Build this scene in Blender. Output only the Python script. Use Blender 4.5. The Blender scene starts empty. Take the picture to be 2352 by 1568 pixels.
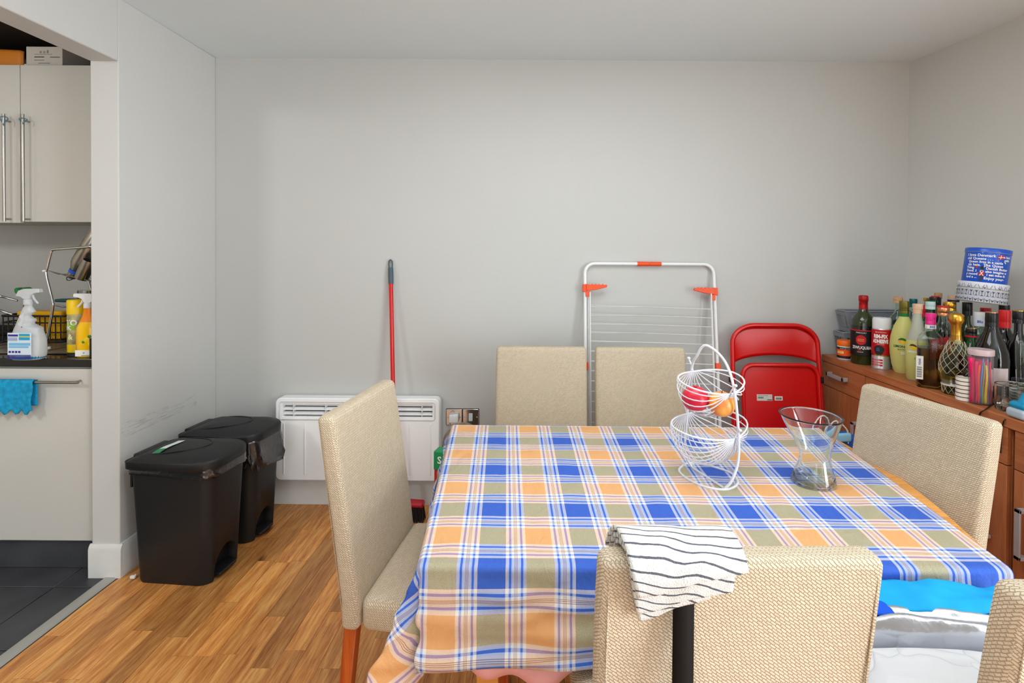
import bpy, bmesh, math, random
from mathutils import Vector, Matrix, Euler, noise
random.seed(7)
R = math.radians
PI = math.pi
SC = bpy.context.scene
COL = SC.collection

# ------------------------------------------------------------------ camera, light, exposure
F = 1150.0                      # focal length in pixels of the 2352 px wide frame
TILT, ROLL, CAM_H = R(0.7), R(0.4), 1.44
PPX, PPY = 1231.0, 588.0 + 1150.0 * math.tan(R(0.7))
CAM_R = Euler((R(90) - TILT, 0, 0)).to_matrix() @ Matrix.Rotation(ROLL, 3, 'Z')
cd = bpy.data.cameras.new('camera')
cam = bpy.data.objects.new('camera', cd)
COL.objects.link(cam)
cam.matrix_world = Matrix.Translation((0, 0, CAM_H)) @ CAM_R.to_4x4()
cd.sensor_fit = 'HORIZONTAL'
cd.sensor_width = 36.0
cd.lens = 36.0 * F / 2352.0
cd.shift_x = (1176.0 - PPX) / 2352.0
cd.shift_y = -(784.0 - PPY) / 2352.0
cd.clip_start = 0.02
SC.camera = cam

world = bpy.data.worlds.new('world')
SC.world = world
world.use_nodes = True
wn = world.node_tree.nodes
wn['Background'].inputs['Color'].default_value = (0.86, 0.93, 1.0, 1)
wn['Background'].inputs['Strength'].default_value = 1.0

def area(name, loc, rot, sx, sy, power, color=(1, 1, 1)):
    l = bpy.data.lights.new(name, 'AREA')
    l.shape = 'RECTANGLE'; l.size = sx; l.size_y = sy; l.energy = power; l.color = color
    o = bpy.data.objects.new(name, l); COL.objects.link(o)
    o.location = loc; o.rotation_euler = rot
    return o
# daylight entering by the glass door behind the camera and the one in the right wall, and two ceiling lamps
area('window_daylight', (-0.75, -2.10, 1.20), (R(90), 0, 0), 1.7, 2.1, 15, (0.86, 0.965, 1.0))
area('window_daylight', (2.74, -0.78, 1.20), (R(90), 0, R(90) - math.atan(0.185) * -1), 1.7, 2.1, 128, (0.88, 0.965, 1.0))
area('ceiling_lamp_light', (0.25, 1.15, 2.53), (0, 0, 0), 1.3, 1.3, 22, (0.93, 0.985, 1.0))
area('kitchen_lamp_light', (-2.75, 0.2, 2.30), (R(35), 0, 0), 0.35, 0.35, 14, (0.98, 0.98, 0.96))

SC.view_settings.view_transform = 'Standard'
SC.view_settings.look = 'None'
SC.view_settings.gamma = 1.0
SC.view_settings.use_curve_mapping = False
SC.view_settings.exposure = 0.25

# ------------------------------------------------------------------ pixels of the photograph -> points of the room
def ray(px, py):
    v = Vector(((px - PPX) / F, -(py - PPY) / F, -1.0))
    return CAM_R @ v
def at_y(px, py, d):
    v = ray(px, py); return Vector((0, 0, CAM_H)) + v * (d / v.y)
def at_z(px, py, z):
    v = ray(px, py); return Vector((0, 0, CAM_H)) + v * ((z - CAM_H) / v.z)
def at_x(px, py, x):
    v = ray(px, py); return Vector((0, 0, CAM_H)) + v * (x / v.x)

# ------------------------------------------------------------------ materials
def lin(c):
    return tuple(((x / 255.0) / 12.92 if x / 255.0 <= 0.04045 else ((x / 255.0 + 0.055) / 1.055) ** 2.4) for x in c) + (1.0,)
class NT:
    def __init__(s, name):
        s.m = bpy.data.materials.new(name); s.m.use_nodes = True
        s.t = s.m.node_tree; s.b = s.t.nodes['Principled BSDF']
    def n(s, kind, **kw):
        nd = s.t.nodes.new(kind)
        for k, v in kw.items():
            if k.startswith('i_'):
                nd.inputs[k[2:].replace('_', ' ')].default_value = v
            else:
                setattr(nd, k, v)
        return nd
    def l(s, a, b):
        s.t.links.new(a, b)
    def math(s, op, a, b=None, c=None):
        nd = s.n('ShaderNodeMath', operation=op)
        for i, v in enumerate((a, b, c)):
            if v is None: continue
            if hasattr(v, 'is_linked'): s.l(v, nd.inputs[i])
            else: nd.inputs[i].default_value = v
        return nd.outputs[0]
    def mix(s, fac, a, b, blend='MIX'):
        nd = s.n('ShaderNodeMix', data_type='RGBA', blend_type=blend)
        for i, v in ((0, fac), (6, a), (7, b)):
            if hasattr(v, 'is_linked'): s.l(v, nd.inputs[i])
            else: nd.inputs[i].default_value = v
        return nd.outputs[2]
    def ramp(s, fac, stops, interp='LINEAR'):
        nd = s.n('ShaderNodeValToRGB'); cr = nd.color_ramp; cr.interpolation = interp
        while len(cr.elements) < len(stops): cr.elements.new(0.5)
        for e, (p, c) in zip(cr.elements, stops):
            e.position = p; e.color = c
        s.l(fac, nd.inputs[0]); return nd.outputs[0]
    def bump(s, h, strength=0.3, dist=0.002):
        nd = s.n('ShaderNodeBump'); nd.inputs['Strength'].default_value = strength; nd.inputs['Distance'].default_value = dist
        s.l(h, nd.inputs['Height']); s.l(nd.outputs[0], s.b.inputs['Normal'])
    def coord(s, which='UV', scale=None, rot=None):
        tc = s.n('ShaderNodeTexCoord'); o = tc.outputs[which]
        if scale is not None or rot is not None:
            mp = s.n('ShaderNodeMapping')
            if scale is not None: mp.inputs['Scale'].default_value = scale
            if rot is not None: mp.inputs['Rotation'].default_value = rot
            s.l(o, mp.inputs[0]); o = mp.outputs[0]
        return o
    def noise(s, vec, scale=5, detail=3, rough=0.5, dist=0.0):
        nd = s.n('ShaderNodeTexNoise'); s.l(vec, nd.inputs['Vector'])
        nd.inputs['Scale'].default_value = scale; nd.inputs['Detail'].default_value = detail
        nd.inputs['Roughness'].default_value = rough; nd.inputs['Distortion'].default_value = dist
        return nd.outputs[0]
MATS = {}
def mat(name, rgb, rough=0.5, metal=0.0, trans=0.0, ior=1.45, coat=0.0, spec=0.5, var=0.0, vscale=8, bump=0.0, bscale=60, alpha=1.0, sub=0.0):
    if name in MATS: return MATS[name]
    t = NT(name); b = t.b
    b.inputs['Base Color'].default_value = lin(rgb)
    b.inputs['Roughness'].default_value = rough; b.inputs['Metallic'].default_value = metal
    b.inputs['Transmission Weight'].default_value = trans; b.inputs['IOR'].default_value = ior
    b.inputs['Coat Weight'].default_value = coat; b.inputs['Specular IOR Level'].default_value = spec
    b.inputs['Alpha'].default_value = alpha
    co = t.coord('Object')
    if var > 0:
        c = lin(rgb); f = t.noise(co, vscale, 4)
        t.l(t.ramp(f, [(0.3, tuple(x * (1 - var) for x in c[:3]) + (1,)), (0.7, tuple(min(1, x * (1 + var)) for x in c[:3]) + (1,))]), b.inputs['Base Color'])
    if bump > 0:
        t.bump(t.noise(co, bscale, 3), bump, 0.002)
    MATS[name] = t.m
    return t.m

def wall_material(name, rgb, dots=True, scuff=False):
    t = NT(name); b = t.b; c = lin(rgb)
    co = t.coord('Object')
    base = t.ramp(t.noise(co, 1.3, 4), [(0.3, tuple(x * 0.965 for x in c[:3]) + (1,)), (0.7, c)])
    if dots:
        vo = t.n('ShaderNodeTexVoronoi'); t.l(co, vo.inputs['Vector']); vo.inputs['Scale'].default_value = 2.6
        sz = t.math('LESS_THAN', vo.outputs['Distance'], 0.011)
        base = t.mix(t.math('MULTIPLY', sz, 0.5), base, lin((90, 85, 80)))
        nz = t.noise(co, 3.1, 6, 0.75, 0.4)
        band = t.math('MULTIPLY', t.math('LESS_THAN', t.math('ABSOLUTE', t.math('SUBTRACT', nz, 0.735)), 0.004), 0.3)
        base = t.mix(band, base, lin((120, 115, 108)))
    if scuff:
        geo = t.n('ShaderNodeSeparateXYZ'); t.l(co, geo.inputs[0])
        yy, zz = geo.outputs[1], geo.outputs[2]
        # a long rubbed mark where the bin lids touch the wall
        line = t.math('SUBTRACT', zz, t.math('ADD', 0.62, t.math('MULTIPLY', yy, 0.01)))
        m1 = t.math('LESS_THAN', t.math('ABSOLUTE', line), 0.035)
        m2 = t.math('MULTIPLY', t.math('GREATER_THAN', yy, 2.225), t.math('LESS_THAN', yy, 2.72))
        mp = t.n('ShaderNodeMapping'); mp.inputs['Scale'].default_value = (1, 5, 60); t.l(co, mp.inputs[0])
        st = t.ramp(t.noise(mp.outputs[0], 2.0, 5, 0.7), [(0.52, (0, 0, 0, 1)), (0.68, (1, 1, 1, 1))])
        base = t.mix(t.math('MULTIPLY', t.math('MULTIPLY', m1, m2), t.math('MULTIPLY', st, 0.45)), base, lin((95, 92, 88)))
    t.l(base, b.inputs['Base Color'])
    b.inputs['Roughness'].default_value = 0.62
    t.bump(t.noise(co, 90, 3), 0.06, 0.002)
    return t.m

def wood_material(name, c1, c2, c3, axis='Y', rough=0.4, knots=True, scale=1.0, rand=True, coat=0.0, contrast=0.18):
    t = NT(name); b = t.b
    tc = t.n('ShaderNodeTexCoord'); vec = tc.outputs['Object']
    if rand:
        oi = t.n('ShaderNodeObjectInfo')
        cx = t.n('ShaderNodeCombineXYZ')
        for i, k in enumerate((37.0, 91.0, 13.0)):
            t.l(t.math('MULTIPLY', oi.outputs['Random'], k), cx.inputs[i])
        va = t.n('ShaderNodeVectorMath', operation='ADD'); t.l(vec, va.inputs[0]); t.l(cx.outputs[0], va.inputs[1]); vec = va.outputs[0]
    sc = {'X': (1.2, 14, 14), 'Y': (14, 1.2, 14), 'Z': (14, 14, 1.2)}[axis]
    mp = t.n('ShaderNodeMapping'); mp.inputs['Scale'].default_value = tuple(x * scale for x in sc); t.l(vec, mp.inputs[0])
    g = t.noise(mp.outputs[0], 1.6, 6, 0.62, 0.9)
    g2 = t.noise(mp.outputs[0], 7.0, 4, 0.6, 0.2)
    col = t.ramp(g, [(0.3, lin(c1)), (0.5, lin(c2)), (0.72, lin(c3))])
    col = t.mix(0.35, col, t.ramp(g2, [(0.35, lin(c1)), (0.65, lin(c3))]))
    if rand:
        tone = t.ramp(oi.outputs['Random'], [(0, (1 - contrast * 1.5,) * 3 + (1,)), (0.5, (1, 1, 1, 1)), (1, (1 + contrast, 1 + contrast * 0.9, 1 + contrast * 0.7, 1))])
        col = t.mix(1.0, col, tone, 'MULTIPLY')
    if knots:
        mk = t.n('ShaderNodeMapping'); mk.inputs['Scale'].default_value = {'Y': (9, 4.5, 9), 'X': (4.5, 9, 9), 'Z': (9, 9, 4.5)}[axis]; t.l(vec, mk.inputs[0])
        vo = t.n('ShaderNodeTexVoronoi'); t.l(mk.outputs[0], vo.inputs['Vector']); vo.inputs['Scale'].default_value = 0.6
        kn = t.ramp(vo.outputs['Distance'], [(0.06, (1, 1, 1, 1)), (0.17, (0, 0, 0, 1))])
        col = t.mix(t.math('MULTIPLY', kn, 0.85), col, lin((70, 36, 14)))
        ck = t.noise(mp.outputs[0], 3.2, 5, 0.7, 1.2)
        col = t.mix(t.math('MULTIPLY', t.math('GREATER_THAN', ck, 0.655), 0.5), col, lin((96, 52, 22)))
    t.l(col, b.inputs['Base Color'])
    b.inputs['Roughness'].default_value = rough; b.inputs['Coat Weight'].default_value = coat
    t.bump(g2, 0.12, 0.001)
    return t.m

def fabric_material(name, light, dark, cell=0.0062, tint=None):
    t = NT(name); b = t.b
    vec = t.coord('UV', rot=(0, 0, R(38)))
    nz = t.n('ShaderNodeTexNoise'); t.l(vec, nz.inputs['Vector']); nz.inputs['Scale'].default_value = 70
    va = t.n('ShaderNodeVectorMath', operation='MULTIPLY_ADD'); t.l(nz.outputs['Color'], va.inputs[0])
    va.inputs[1].default_value = (0.0035, 0.0035, 0); t.l(vec, va.inputs[2])
    br = t.n('ShaderNodeTexBrick'); t.l(va.outputs[0], br.inputs['Vector'])
    br.offset = 0.5; br.inputs['Scale'].default_value = 1.0
    br.inputs['Brick Width'].default_value = cell * 1.75; br.inputs['Row Height'].default_value = cell * 0.72
    br.inputs['Mortar Size'].default_value = cell * 0.17; br.inputs['Mortar Smooth'].default_value = 1.0
    br.inputs['Color1'].default_value = lin(light)
    br.inputs['Color2'].default_value = lin(tuple(x * 0.88 for x in light))
    br.inputs['Mortar'].default_value = lin(dark)
    big = t.noise(vec, 6, 3)
    col = t.mix(0.22, br.outputs['Color'], t.ramp(big, [(0.3, lin(tuple(x * 0.93 for x in light))), (0.7, lin(light))]), 'MIX')
    fib = t.noise(vec, 900, 2)
    col = t.mix(0.35, col, t.ramp(fib, [(0.3, lin(dark)), (0.6, lin(light))]))
    t.l(col, b.inputs['Base Color'])
    b.inputs['Roughness'].default_value = 0.92; b.inputs['Specular IOR Level'].default_value = 0.15
    h = t.math('ADD', t.math('MULTIPLY', br.outputs['Fac'], -1.0), t.math('MULTIPLY', fib, 0.25))
    t.bump(h, 0.8, 0.0016)
    return t.m

def plaid_material():
    t = NT('plaid cotton'); b = t.b
    tc = t.n('ShaderNodeTexCoord'); sp = t.n('ShaderNodeSeparateXYZ')
    t.l(tc.outputs['UV'], sp.inputs[0])
    A, B, W, S = lin((220, 160, 98)), lin((2, 80, 188)), lin((230, 223, 210)), lin((22, 92, 204))
    L, D = lin((206, 219, 238)), lin((70, 26, 34))
    def axis(out, pitch, centre):
        # fract position over a pair of columns, starting at the middle of a yellow block
        u = t.math('FRACT', t.math('DIVIDE', t.math('SUBTRACT', out, centre - 40 * pitch), 2 * pitch))
        h = 0.142     # half of a block as a fraction of the pair of columns
        def gap(a, b_):
            w = b_ - a
            return [(a, W), (a + w * .12, L), (a + w * .17, S), (a + w * .28, L), (a + w * .34, W),
                    
                    (a + w * .66, L), (a + w * .72, S), (a + w * .83, L), (a + w * .88, W)]
        c = t.ramp(u, [(0, A)] + gap(h, 0.5 - h) + [(0.5 - h, B)], 'CONSTANT')
        c2 = t.ramp(u, [(0, B)] + gap(0.5 + h, 1 - h) + [(1 - h, A)], 'CONSTANT')
        col = t.mix(t.math('GREATER_THAN', u, 0.5), c, c2)
        da = t.math('MINIMUM', u, t.math('SUBTRACT', 1.0, u))
        isa = t.math('LESS_THAN', da, h)
        isb = t.math('LESS_THAN', t.math('ABSOLUTE', t.math('SUBTRACT', u, 0.5)), h)
        gd = t.math('ABSOLUTE', t.math('SUBTRACT', t.math('FRACT', t.math('MULTIPLY', u, 2.0)), 0.5))
        ln = t.math('MAXIMUM', t.math('LESS_THAN', gd, 0.0055), t.math('LESS_THAN', t.math('ABSOLUTE', t.math('SUBTRACT', gd, 0.027)), 0.0055))
        return col, isa, isb, ln
    cu, au, bu, lu = axis(sp.outputs[0], 0.1095, 0.046)
    cv, av, bv, lv = axis(sp.outputs[1], 0.1265, 0.108)
    col = t.mix(0.5, cu, cv)
    ol = t.math('MAXIMUM', t.math('MULTIPLY', au, bv), t.math('MULTIPLY', bu, av))
    wv = t.noise(tc.outputs['UV'], 700, 2)
    olive = t.ramp(wv, [(0.3, lin((146, 138, 108))), (0.7, lin((178, 170, 140)))])
    col = t.mix(ol, col, olive)
    col = t.mix(t.math('MULTIPLY', wv, 0.08), col, (1, 1, 1, 1))
    RD, NV = lin((120, 34, 40)), lin((34, 38, 84))
    col = t.mix(t.math('MULTIPLY', lu, 0.62), col, t.mix(bv, RD, NV))
    col = t.mix(t.math('MULTIPLY', lv, 0.62), col, t.mix(bu, RD, NV))
    t.l(col, b.inputs['Base Color'])
    b.inputs['Roughness'].default_value = 0.75; b.inputs['Specular IOR Level'].default_value = 0.25
    w = t.noise(t.coord('UV', (1, 0.55, 1), (0, 0, R(25))), 7, 3, 0.5, 1.2)
    w2 = t.noise(t.coord('UV', (1.6, 0.8, 1), (0, 0, R(-20))), 16, 4, 0.6, 1.8)
    t.bump(t.math('ADD', w, t.math('MULTIPLY', w2, 0.45)), 0.55, 0.016)
    return t.m

# ------------------------------------------------------------------ mesh building
class MB:
    def __init__(s): s.bm = bmesh.new(); s.uv = None
    def _add(s, verts, faces, M=None):
        vs = [s.bm.verts.new(M @ Vector(v) if M is not None else Vector(v)) for v in verts]
        for f in faces:
            try: s.bm.faces.new([vs[i] for i in f])
            except ValueError: pass
        return vs
    def box(s, c, size, M=None):
        x, y, z = [v / 2 for v in size]
        vs = [(c[0] + i * x, c[1] + j * y, c[2] + k * z) for i in (-1, 1) for j in (-1, 1) for k in (-1, 1)]
        return s._add(vs, [(0, 1, 3, 2), (4, 6, 7, 5), (0, 4, 5, 1), (2, 3, 7, 6), (0, 2, 6, 4), (1, 5, 7, 3)], M)
    def span(s, lo, hi, M=None):
        return s.box([(a + b) / 2 for a, b in zip(lo, hi)], [abs(b - a) for a, b in zip(lo, hi)], M)
    def rbox(s, c, size, r, k=3, n=(3, 3, 3), f=None, M=None):
        half = [v / 2 for v in size]
        rr = [min(r, h * 0.999) for h in half]
        def samp(a):
            h, q = half[a], rr[a]; out = []
            for i in range(k + 1): out.append(-h + q * (1 - math.cos(i / k * PI / 2)) if False else -h + q * i / k)
            m = n[a]
            for i in range(1, m): out.append(-(h - q) + 2 * (h - q) * i / m)
            out += [-v for v in reversed(out[:k + 1])]
            return out
        sm = [samp(a) for a in range(3)]
        def mp(p):
            inn = [max(-(half[a] - rr[a]), min(half[a] - rr[a], p[a])) for a in range(3)]
            d = Vector([p[a] - inn[a] for a in range(3)])
            if d.length > 1e-9:
                mx = max(abs(d[a]) / rr[a] for a in range(3))
                e = Vector([d[a] / rr[a] for a in range(3)])
                q = Vector([math.tan(e[a] * PI / 4) for a in range(3)]).normalized() * mx
                d = Vector([q[a] * rr[a] for a in range(3)])
            v = Vector(inn) + d
            if f: v = Vector(f(v))
            v = v + Vector(c)
            return M @ v if M is not None else v
        cache = {}
        def V(i, j, l):
            key = (i, j, l)
            if key not in cache: cache[key] = s.bm.verts.new(mp((sm[0][i], sm[1][j], sm[2][l])))
            return cache[key]
        X, Y, Z = [len(q) - 1 for q in sm]
        for i in range(X):
            for j in range(Y):
                s.bm.faces.new([V(i, j, 0), V(i, j + 1, 0), V(i + 1, j + 1, 0), V(i + 1, j, 0)])
                s.bm.faces.new([V(i, j, Z), V(i + 1, j, Z), V(i + 1, j + 1, Z), V(i, j + 1, Z)])
        for i in range(X):
            for l in range(Z):
                s.bm.faces.new([V(i, 0, l), V(i + 1, 0, l), V(i + 1, 0, l + 1), V(i, 0, l + 1)])
                s.bm.faces.new([V(i, Y, l), V(i, Y, l + 1), V(i + 1, Y, l + 1), V(i + 1, Y, l)])
        for j in range(Y):
            for l in range(Z):
                s.bm.faces.new([V(0, j, l), V(0, j, l + 1), V(0, j + 1, l + 1), V(0, j + 1, l)])
                s.bm.faces.new([V(X, j, l), V(X, j + 1, l), V(X, j + 1, l + 1), V(X, j, l + 1)])
    def tube(s, pts, r, seg=8, closed=False, M=None):
        pts = [Vector(p) for p in pts]
        if M is not None: pts = [M @ p for p in pts]
        n = len(pts); rs = r if isinstance(r, (list, tuple)) else [r] * n
        tg = []
        for i in range(n):
            a = pts[(i - 1) % n] if (closed or i > 0) else pts[i]
            b = pts[(i + 1) % n] if (closed or i < n - 1) else pts[i]
            tg.append((b - a).normalized())
        u = tg[0].orthogonal().normalized(); rings = []
        for i in range(n):
            u = (u - tg[i] * u.dot(tg[i])); u = u.normalized() if u.length > 1e-6 else tg[i].orthogonal().normalized()
            w = tg[i].cross(u)
            rings.append([s.bm.verts.new(pts[i] + (u * math.cos(2 * PI * k / seg) + w * math.sin(2 * PI * k / seg)) * rs[i]) for k in range(seg)])
        m = n if closed else n - 1
        for i in range(m):
            a, b = rings[i], rings[(i + 1) % n]
            off = 0
            if closed and i == n - 1:
                off = min(range(seg), key=lambda o: (a[0].co - b[o].co).length)
            for k in range(seg):
                s.bm.faces.new([a[k], a[(k + 1) % seg], b[(k + 1 + off) % seg], b[(k + off) % seg]])
        if not closed:
            s.bm.faces.new(list(reversed(rings[0]))); s.bm.faces.new(rings[-1])
    def lathe(s, prof, c=(0, 0, 0), seg=24, M=None, f=None, sq=None):
        c = Vector(c); rings = []
        for r, z in prof:
            if r < 1e-6:
                v = Vector((0, 0, z)); v = Vector(f(v)) if f else v; v = v + c
                rings.append([s.bm.verts.new(M @ v if M is not None else v)])
            else:
                ring = []
                for k in range(seg):
                    a = 2 * PI * (k + .5) / seg
                    x, y = math.cos(a), math.sin(a)
                    if sq:
                        q = (abs(x) ** sq + abs(y) ** sq) ** (-1.0 / sq); x *= q; y *= q
                    v = Vector((r * x, r * y, z)); v = Vector(f(v)) if f else v; v = v + c
                    ring.append(s.bm.verts.new(M @ v if M is not None else v))
                rings.append(ring)
        for a, b in zip(rings[:-1], rings[1:]):
            for k in range(seg):
                k2 = (k + 1) % seg
                if len(a) == 1 and len(b) == 1: continue
                if len(a) == 1: s.bm.faces.new([a[0], b[k2], b[k]])
                elif len(b) == 1: s.bm.faces.new([a[k], a[k2], b[0]])
                else: s.bm.faces.new([a[k], a[k2], b[k2], b[k]])
        if len(rings[0]) > 1 and abs(prof[0][0] - prof[-1][0]) + abs(prof[0][1] - prof[-1][1]) > 1e-6:
            s.bm.faces.new(list(reversed(rings[0])))
            if len(rings[-1]) > 1: s.bm.faces.new(rings[-1])
        elif len(rings[-1]) > 1 and len(rings[0]) == 1: s.bm.faces.new(rings[-1])
    def prism(s, poly, y0, y1, M=None):
        """poly in (x, z), extruded along y"""
        n = len(poly)
        vs = [(x, y0, z) for x, z in poly] + [(x, y1, z) for x, z in poly]
        s._add(vs, [tuple(range(n)), tuple(range(2 * n - 1, n - 1, -1))] + [(i, n + i, n + (i + 1) % n, (i + 1) % n) for i in range(n)], M)
    def grid(s, nu, nv, fn, M=None):
        rows = []
        for j in range(nv + 1):
            rows.append([s.bm.verts.new(M @ Vector(fn(i / nu, j / nv)) if M is not None else Vector(fn(i / nu, j / nv))) for i in range(nu + 1)])
        for j in range(nv):
            for i in range(nu):
                s.bm.faces.new([rows[j][i], rows[j][i + 1], rows[j + 1][i + 1], rows[j + 1][i]])
        return rows
    def build(s, name, m, parent=None, bevel=0, bseg=2, smooth=40, solid=0, sub=0, uvfn=None, loc=None, rot=None):
        me = bpy.data.meshes.new(name)
        if uvfn is None: bmesh.ops.recalc_face_normals(s.bm, faces=s.bm.faces)
        uvl = s.bm.loops.layers.uv.new('UVMap')
        for f in s.bm.faces:
            nn = f.normal; a = max(range(3), key=lambda q: abs(nn[q]))
            for lp in f.loops:
                co = lp.vert.co
                if uvfn: lp[uvl].uv = uvfn(lp.vert)
                else: lp[uvl].uv = (co[1], co[2]) if a == 0 else ((co[0], co[2]) if a == 1 else (co[0], co[1]))
        s.bm.to_mesh(me); s.bm.free()
        for p in me.polygons: p.use_smooth = smooth > 0
        if 0 < smooth < 180: me.set_sharp_from_angle(angle=R(smooth))
        if isinstance(m, (list, tuple)):
            for q in m: me.materials.append(q)
        else: me.materials.append(m)
        o = bpy.data.objects.new(name, me); COL.objects.link(o)
        if parent is not None: o.parent = parent
        if loc: o.location = loc
        if rot: o.rotation_euler = rot
        if bevel:
            b = o.modifiers.new('bevel', 'BEVEL'); b.width = bevel; b.segments = bseg; b.limit_method = 'ANGLE'; b.angle_limit = R(40)
            b.harden_normals = False
        if solid:
            q = o.modifiers.new('solid', 'SOLIDIFY'); q.thickness = solid; q.offset = 0
        if sub:
            q = o.modifiers.new('sub', 'SUBSURF'); q.levels = sub; q.render_levels = sub
        return o
def tag(o, label, cat, group=None, kind=None):
    o['label'] = label; o['category'] = cat
    if group: o['group'] = group
    if kind: o['kind'] = kind
    return o
def thing(name, label, cat, loc=(0, 0, 0), rotz=0.0, group=None, rot=None):
    o = bpy.data.objects.new(name, None); COL.objects.link(o)
    o.empty_display_size = 0.05
    o.location = loc; o.rotation_euler = rot if rot else (0, 0, rotz)
    return tag(o, label, cat, group)
def struct(o, label=None, cat=None):
    o['kind'] = 'structure'
    if label: o['label'] = label; o['category'] = cat
    return o
def copy_tree(o, parent=None):
    c = o.copy(); COL.objects.link(c)
    if parent is not None: c.parent = parent
    for ch in list(o.children): copy_tree(ch, c)
    return c
def rrect(w, h, r, n=5, x0=0, z0=0, corners=(1, 1, 1, 1)):
    """rounded rectangle outline centred at x0,z0; corners: br, tr, tl, bl"""
    out = []
    for i, (sx, sz, a0) in enumerate(((1, -1, -90), (1, 1, 0), (-1, 1, 90), (-1, -1, 180))):
        if corners[i]:
            cx, cz = x0 + sx * (w / 2 - r), z0 + sz * (h / 2 - r)
            for k in range(n + 1):
                a = R(a0 + 90.0 * k / n); out.append((cx + r * math.cos(a), cz + r * math.sin(a)))
        else: out.append((x0 + sx * w / 2, z0 + sz * h / 2))
    return out
def smooth_path(pts, n=6, closed=False):
    pts = [Vector(p) for p in pts]; out = []; m = len(pts)
    rng = range(m) if closed else range(m - 1)
    for i in rng:
        p0 = pts[(i - 1) % m] if closed or i > 0 else pts[i]; p1 = pts[i]; p2 = pts[(i + 1) % m]
        p3 = pts[(i + 2) % m] if closed or i < m - 2 else p2
        for k in range(n):
            t = k / n
            out.append(0.5 * ((2 * p1) + (p2 - p0) * t + (2 * p0 - 5 * p1 + 4 * p2 - p3) * t * t + (3 * p1 - p0 - 3 * p2 + p3) * t ** 3))
    if not closed: out.append(pts[-1])
    return out
def text(name, s, size, m, parent, place, align='CENTER', bold=0.0, sx=1.0):
    """flat lettering; place(x, z) -> local point on the surface"""
    cu = bpy.data.curves.new('t', 'FONT'); cu.body = s; cu.size = size; cu.align_x = align; cu.align_y = 'CENTER'
    cu.resolution_u = 2; cu.offset = bold
    o = bpy.data.objects.new('t', cu); COL.objects.link(o)
    dg = bpy.context.evaluated_depsgraph_get(); me = bpy.data.meshes.new_from_object(o.evaluated_get(dg))
    bpy.data.objects.remove(o); bpy.data.curves.remove(cu)
    for v in me.vertices: v.co = Vector(place(v.co.x * sx, v.co.y))
    me.materials.clear(); me.materials.append(m); me.name = name
    q = bpy.data.objects.new(name, me); COL.objects.link(q); q.parent = parent
    return q
def cyl_place(r, zc, ang=0.0, cx=0.0, cy=0.0):
    """wrap x around a vertical cylinder; ang 0 faces local -Y"""
    def f(x, z):
        a = x / r + ang - PI / 2
        return ((r) * math.cos(a) + cx, (r) * math.sin(a) + cy, zc + z)
    return f
def band(r, z0, z1, a0, a1, seg=16, M=None, th=0.0006):
    """curved label patch on a cylinder, angles in degrees, 0 = facing -Y"""
    mb = MB()
    mb.grid(seg, 1, lambda u, v: ((r) * math.cos(R(a0 + (a1 - a0) * u) - PI / 2), (r) * math.sin(R(a0 + (a1 - a0) * u) - PI / 2), z0 + (z1 - z0) * v))
    return mb

# ------------------------------------------------------------------ shared materials
WALL = wall_material('white wall paint', (195, 195, 192))  # room's one paint, darkened here to offset strong light on the back wall
WALL_R = wall_material('white wall paint lightened', (208, 207, 202))  # same paint as the back wall, lightened to make up for weaker light
WALL_L = wall_material('white wall paint scuffed', (206, 206, 204), scuff=True)
KWALL = wall_material('kitchen wall paint', (204, 192, 172), dots=False)
CEIL = wall_material('ceiling paint', (226, 236, 240), dots=False)
TRIM = mat('trim paint', (218, 218, 215), 0.45, var=0.03, vscale=14, bump=0.05)
OAK = wood_material('oak planks', (150, 80, 32), (206, 132, 62), (244, 186, 110), 'Y', 0.42, True, 1.2, True, 0.0, 0.22)
SLATE = mat('slate tile', (62, 63, 68), 0.42, var=0.28, vscale=5, bump=0.12, bscale=30)
GROUT = mat('grout', (122, 120, 118), 0.9)
CHROME = mat('chrome', (205, 205, 205), 0.12, 1.0)
STEEL = mat('brushed steel', (170, 165, 158), 0.28, 1.0)
SATIN = mat('satin nickel', (186, 186, 188), 0.42, 0.35)
WHITEP = mat('white plastic', (226, 227, 228), 0.35)
WHITEM = mat('white enamel', (232, 232, 232), 0.32)
BLACKP = mat('black plastic', (22, 22, 24), 0.42, bump=0.08, bscale=400)
BLACKG = mat('black gloss', (12, 12, 13), 0.12)
PAPER = mat('paper', (232, 230, 224), 0.8)
INK = mat('dark ink', (30, 30, 36), 0.6)
RED = mat('red enamel', (206, 10, 12), 0.3, coat=0.2)
ORANGE = mat('orange plastic', (236, 78, 22), 0.42)
GLASS = mat('clear glass', (250, 255, 252), 0.0, trans=1.0, ior=1.45)
BLUEINK = mat('blue ink', (40, 60, 170), 0.6)
REDINK = mat('red ink', (200, 22, 34), 0.55)
WHITEINK = mat('white ink', (240, 240, 238), 0.6)
YELLOW = mat('yellow plastic', (246, 204, 8), 0.4)
GOLD = mat('gold foil', (214, 160, 62), 0.25, 1.0, bump=0.2, bscale=120)
COPPER = mat('copper cap', (206, 140, 96), 0.28, 1.0)

YB, XL, ZC, YF = 2.885, -1.845, 2.565, -2.2     # wall behind the table, left wall, ceiling, wall behind the camera
def xr(y): return 2.135 + (YB - y) * 0.185      # the right wall runs slightly outwards
YJ = 2.215                                      # end of the left wall, where the kitchen opening starts
XK, ZOP = -3.6, 2.285

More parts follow.
